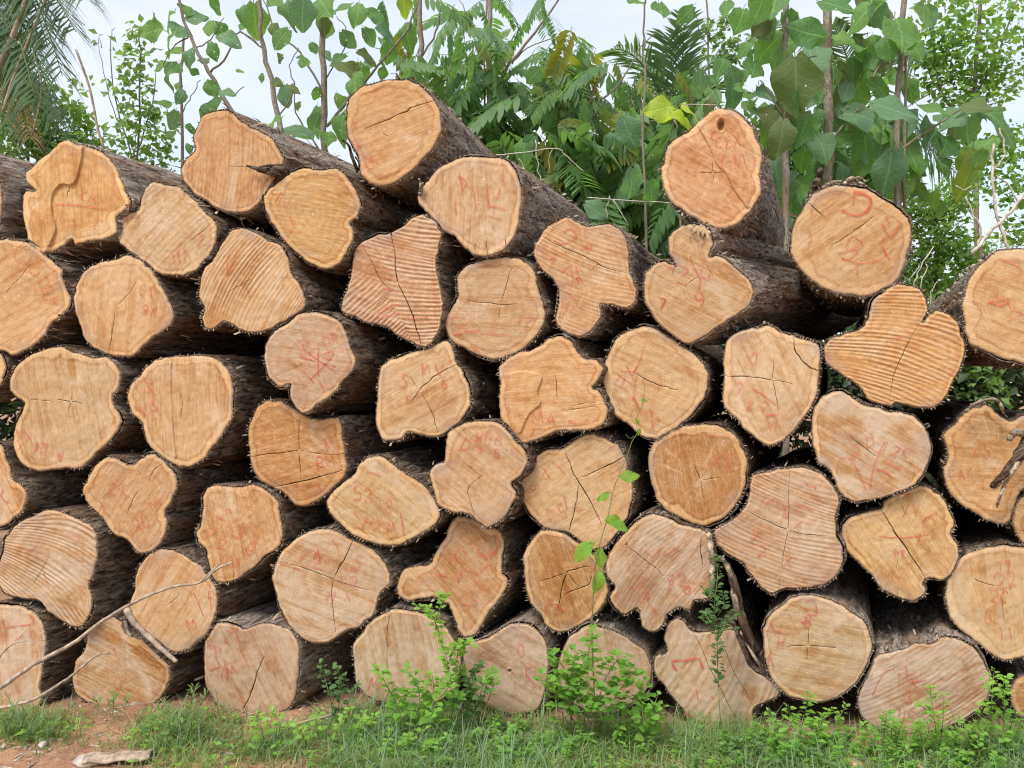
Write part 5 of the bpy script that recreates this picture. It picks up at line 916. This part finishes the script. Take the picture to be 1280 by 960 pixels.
# the vine that hangs across the centre logs
x0 = [('806,478', 0)]
r = tag(empty('vine', P(745, 722, 3.56)), 'thin green vine with a few bright leaves climbing the centre right logs', 'vine'); loc = Vector(r.location)
b = MB(); pth = catmull(pts('745,900 742,850 740,790 742,735 745,700 752,672 760,645 766,615 775,590 784,570 790,552 797,540 795,525 803,505 806,480'), 5, False)
b.tube([P(x, y, 3.50)-loc for x, y in pth], [.0030-.0018*i/len(pth) for i in range(len(pth))], 5)
for s in ['792,545 788,548 782,543', '784,572 776,566 772,560', '793,530 788,520 792,512', '803,505 812,498', '799,512 795,500']:
    b.tube([P(x, y, 3.50)-loc for x, y in catmull(pts(s), 3, False)], .0011, 3)
b.build('stem', M['stem'], r)
for x, y, ln, an, vr in [(787,595,24,-5,0), (754,621,18,150,4), (771,653,30,20,1), (729,690,32,130,0), (750,698,24,90,3), (747,728,30,105,1), (733,684,22,150,1), (776,657,22,30,0), (797,527,9,60,0), (805,500,8,200,1), (799,540,9,100,0)]:
    q = random.Random(x); a = R(an); yd = Vector((math.cos(a), q.uniform(-.3, .1), -math.sin(a))).normalized(); L_ = ln*3.5/FPX
    m = basis(yd, Vector((q.uniform(-.3, .3), -1, q.uniform(.2, .8)))).to_4x4()
    o = link('leaf', leaf_mesh(vr, 'weed_v'), r, Matrix.Translation(P(x, y, 3.5)-yd*L_*.45-loc) @ m @ Matrix.Diagonal((L_*.72, L_, L_, 1)))

# low broad-leaved cover between the grass blades
cq = random.Random(77); lv = MB(); n = 0
while n < 1500:
    x, y = cq.uniform(-2.6, 2.6), cq.uniform(3.0, 3.75)
    if y > 3.66-.06*x or cq.random() > float(cover(x, y))*.9: continue
    o = Vector((x, y, float(gz(x, y))+cq.uniform(.005, .07))); a = cq.uniform(0, 6.28)
    for k in range(cq.randrange(2, 5)):
        a += 2.1+cq.uniform(-.4, .4); d = Vector((math.cos(a), math.sin(a), cq.uniform(-.1, .7))).normalized(); L_ = cq.uniform(.012, .034); leafpair(lv, o, d, L_, L_*cq.uniform(.18, .34), cq, 0 if cq.random() < .75 else 1)
    n += 1
tag(lv.build('ground_cover', [M['weed'], M['weed_dark']]), 'low leafy ground cover among the grass', 'ground cover', kind='stuff')
# litter: bark crumbs and wood chips on the soil
cb = MB()
for k in range(900):
    x, y = cq.uniform(-2.7, 2.7), cq.uniform(3.0, 3.95); s_ = cq.uniform(.003, .014); a = cq.uniform(0, 6.28); z = float(gz(x, y))+.002
    d = Vector((math.cos(a), math.sin(a), cq.uniform(-.1, .2)))*s_*cq.uniform(1, 3.5); e = Vector((-math.sin(a), math.cos(a), cq.uniform(-.2, .2)))*s_*.5; o = Vector((x, y, z)); u_ = Vector((0, 0, s_*.5))
    cb.add([o-d-e, o+d-e, o+d+e, o-d+e, o+u_], [(0, 1, 4), (1, 2, 4), (2, 3, 4), (3, 0, 4)], cq.randrange(3))
tag(cb.build('wood_litter', [M['fibre'], M['fibre_pale'], M['stone_grey']], None, False), 'crumbs of bark and chips scattered on the soil', 'litter', kind='stuff')

# thicket of young weeds along the foot of the pile
tk = MB(); ts_ = MB()
for k in range(270):
    xp = cq.choice((cq.uniform(385, 1275), cq.uniform(900, 1275), cq.uniform(540, 720))); y = cq.uniform(3.2, 3.62-.05*max(0, (xp-640)/250)); x = (xp-640)/FPX*y; h = cq.uniform(.05, .15); o = Vector((x, y, float(gz(x, y))))
    ln = Vector((cq.uniform(-.35, .35), cq.uniform(-.4, .2), 1)); e = o+ln*h; ts_.tube([o, o+ln*h*.5+Vector((cq.uniform(-.01, .01), 0, 0)), e], [.0018, .0014, .0008], 3); a = cq.uniform(0, 6); lf = cq.uniform(.018, .042); mi = 0 if cq.random() < .7 else 1; asp_ = cq.uniform(.16, .30)
    for j in range(cq.randrange(6, 13)):
        p = o.lerp(e, .25+.75*j/11); a += 2.4
        for s_ in (-1, 1):
            d = Vector((math.cos(a)*s_, math.sin(a)*s_, cq.uniform(.0, .6))).normalized(); leafpair(tk, p, d, lf*cq.uniform(.7, 1.2), lf*asp_, cq, mi)
r = tag(empty('weed_thicket', (0, 3.5, 0)), 'thicket of seedling weeds along the foot of the pile', 'weeds', kind='stuff')
for b_, nm_, mm in ((tk, 'leaves', [M['weed'], M['small']]), (ts_, 'stem', [M['stem']])):
    o = b_.build(nm_, mm, r); o.matrix_parent_inverse = Matrix.Translation(r.location).inverted(); tag(o, kind='stuff')
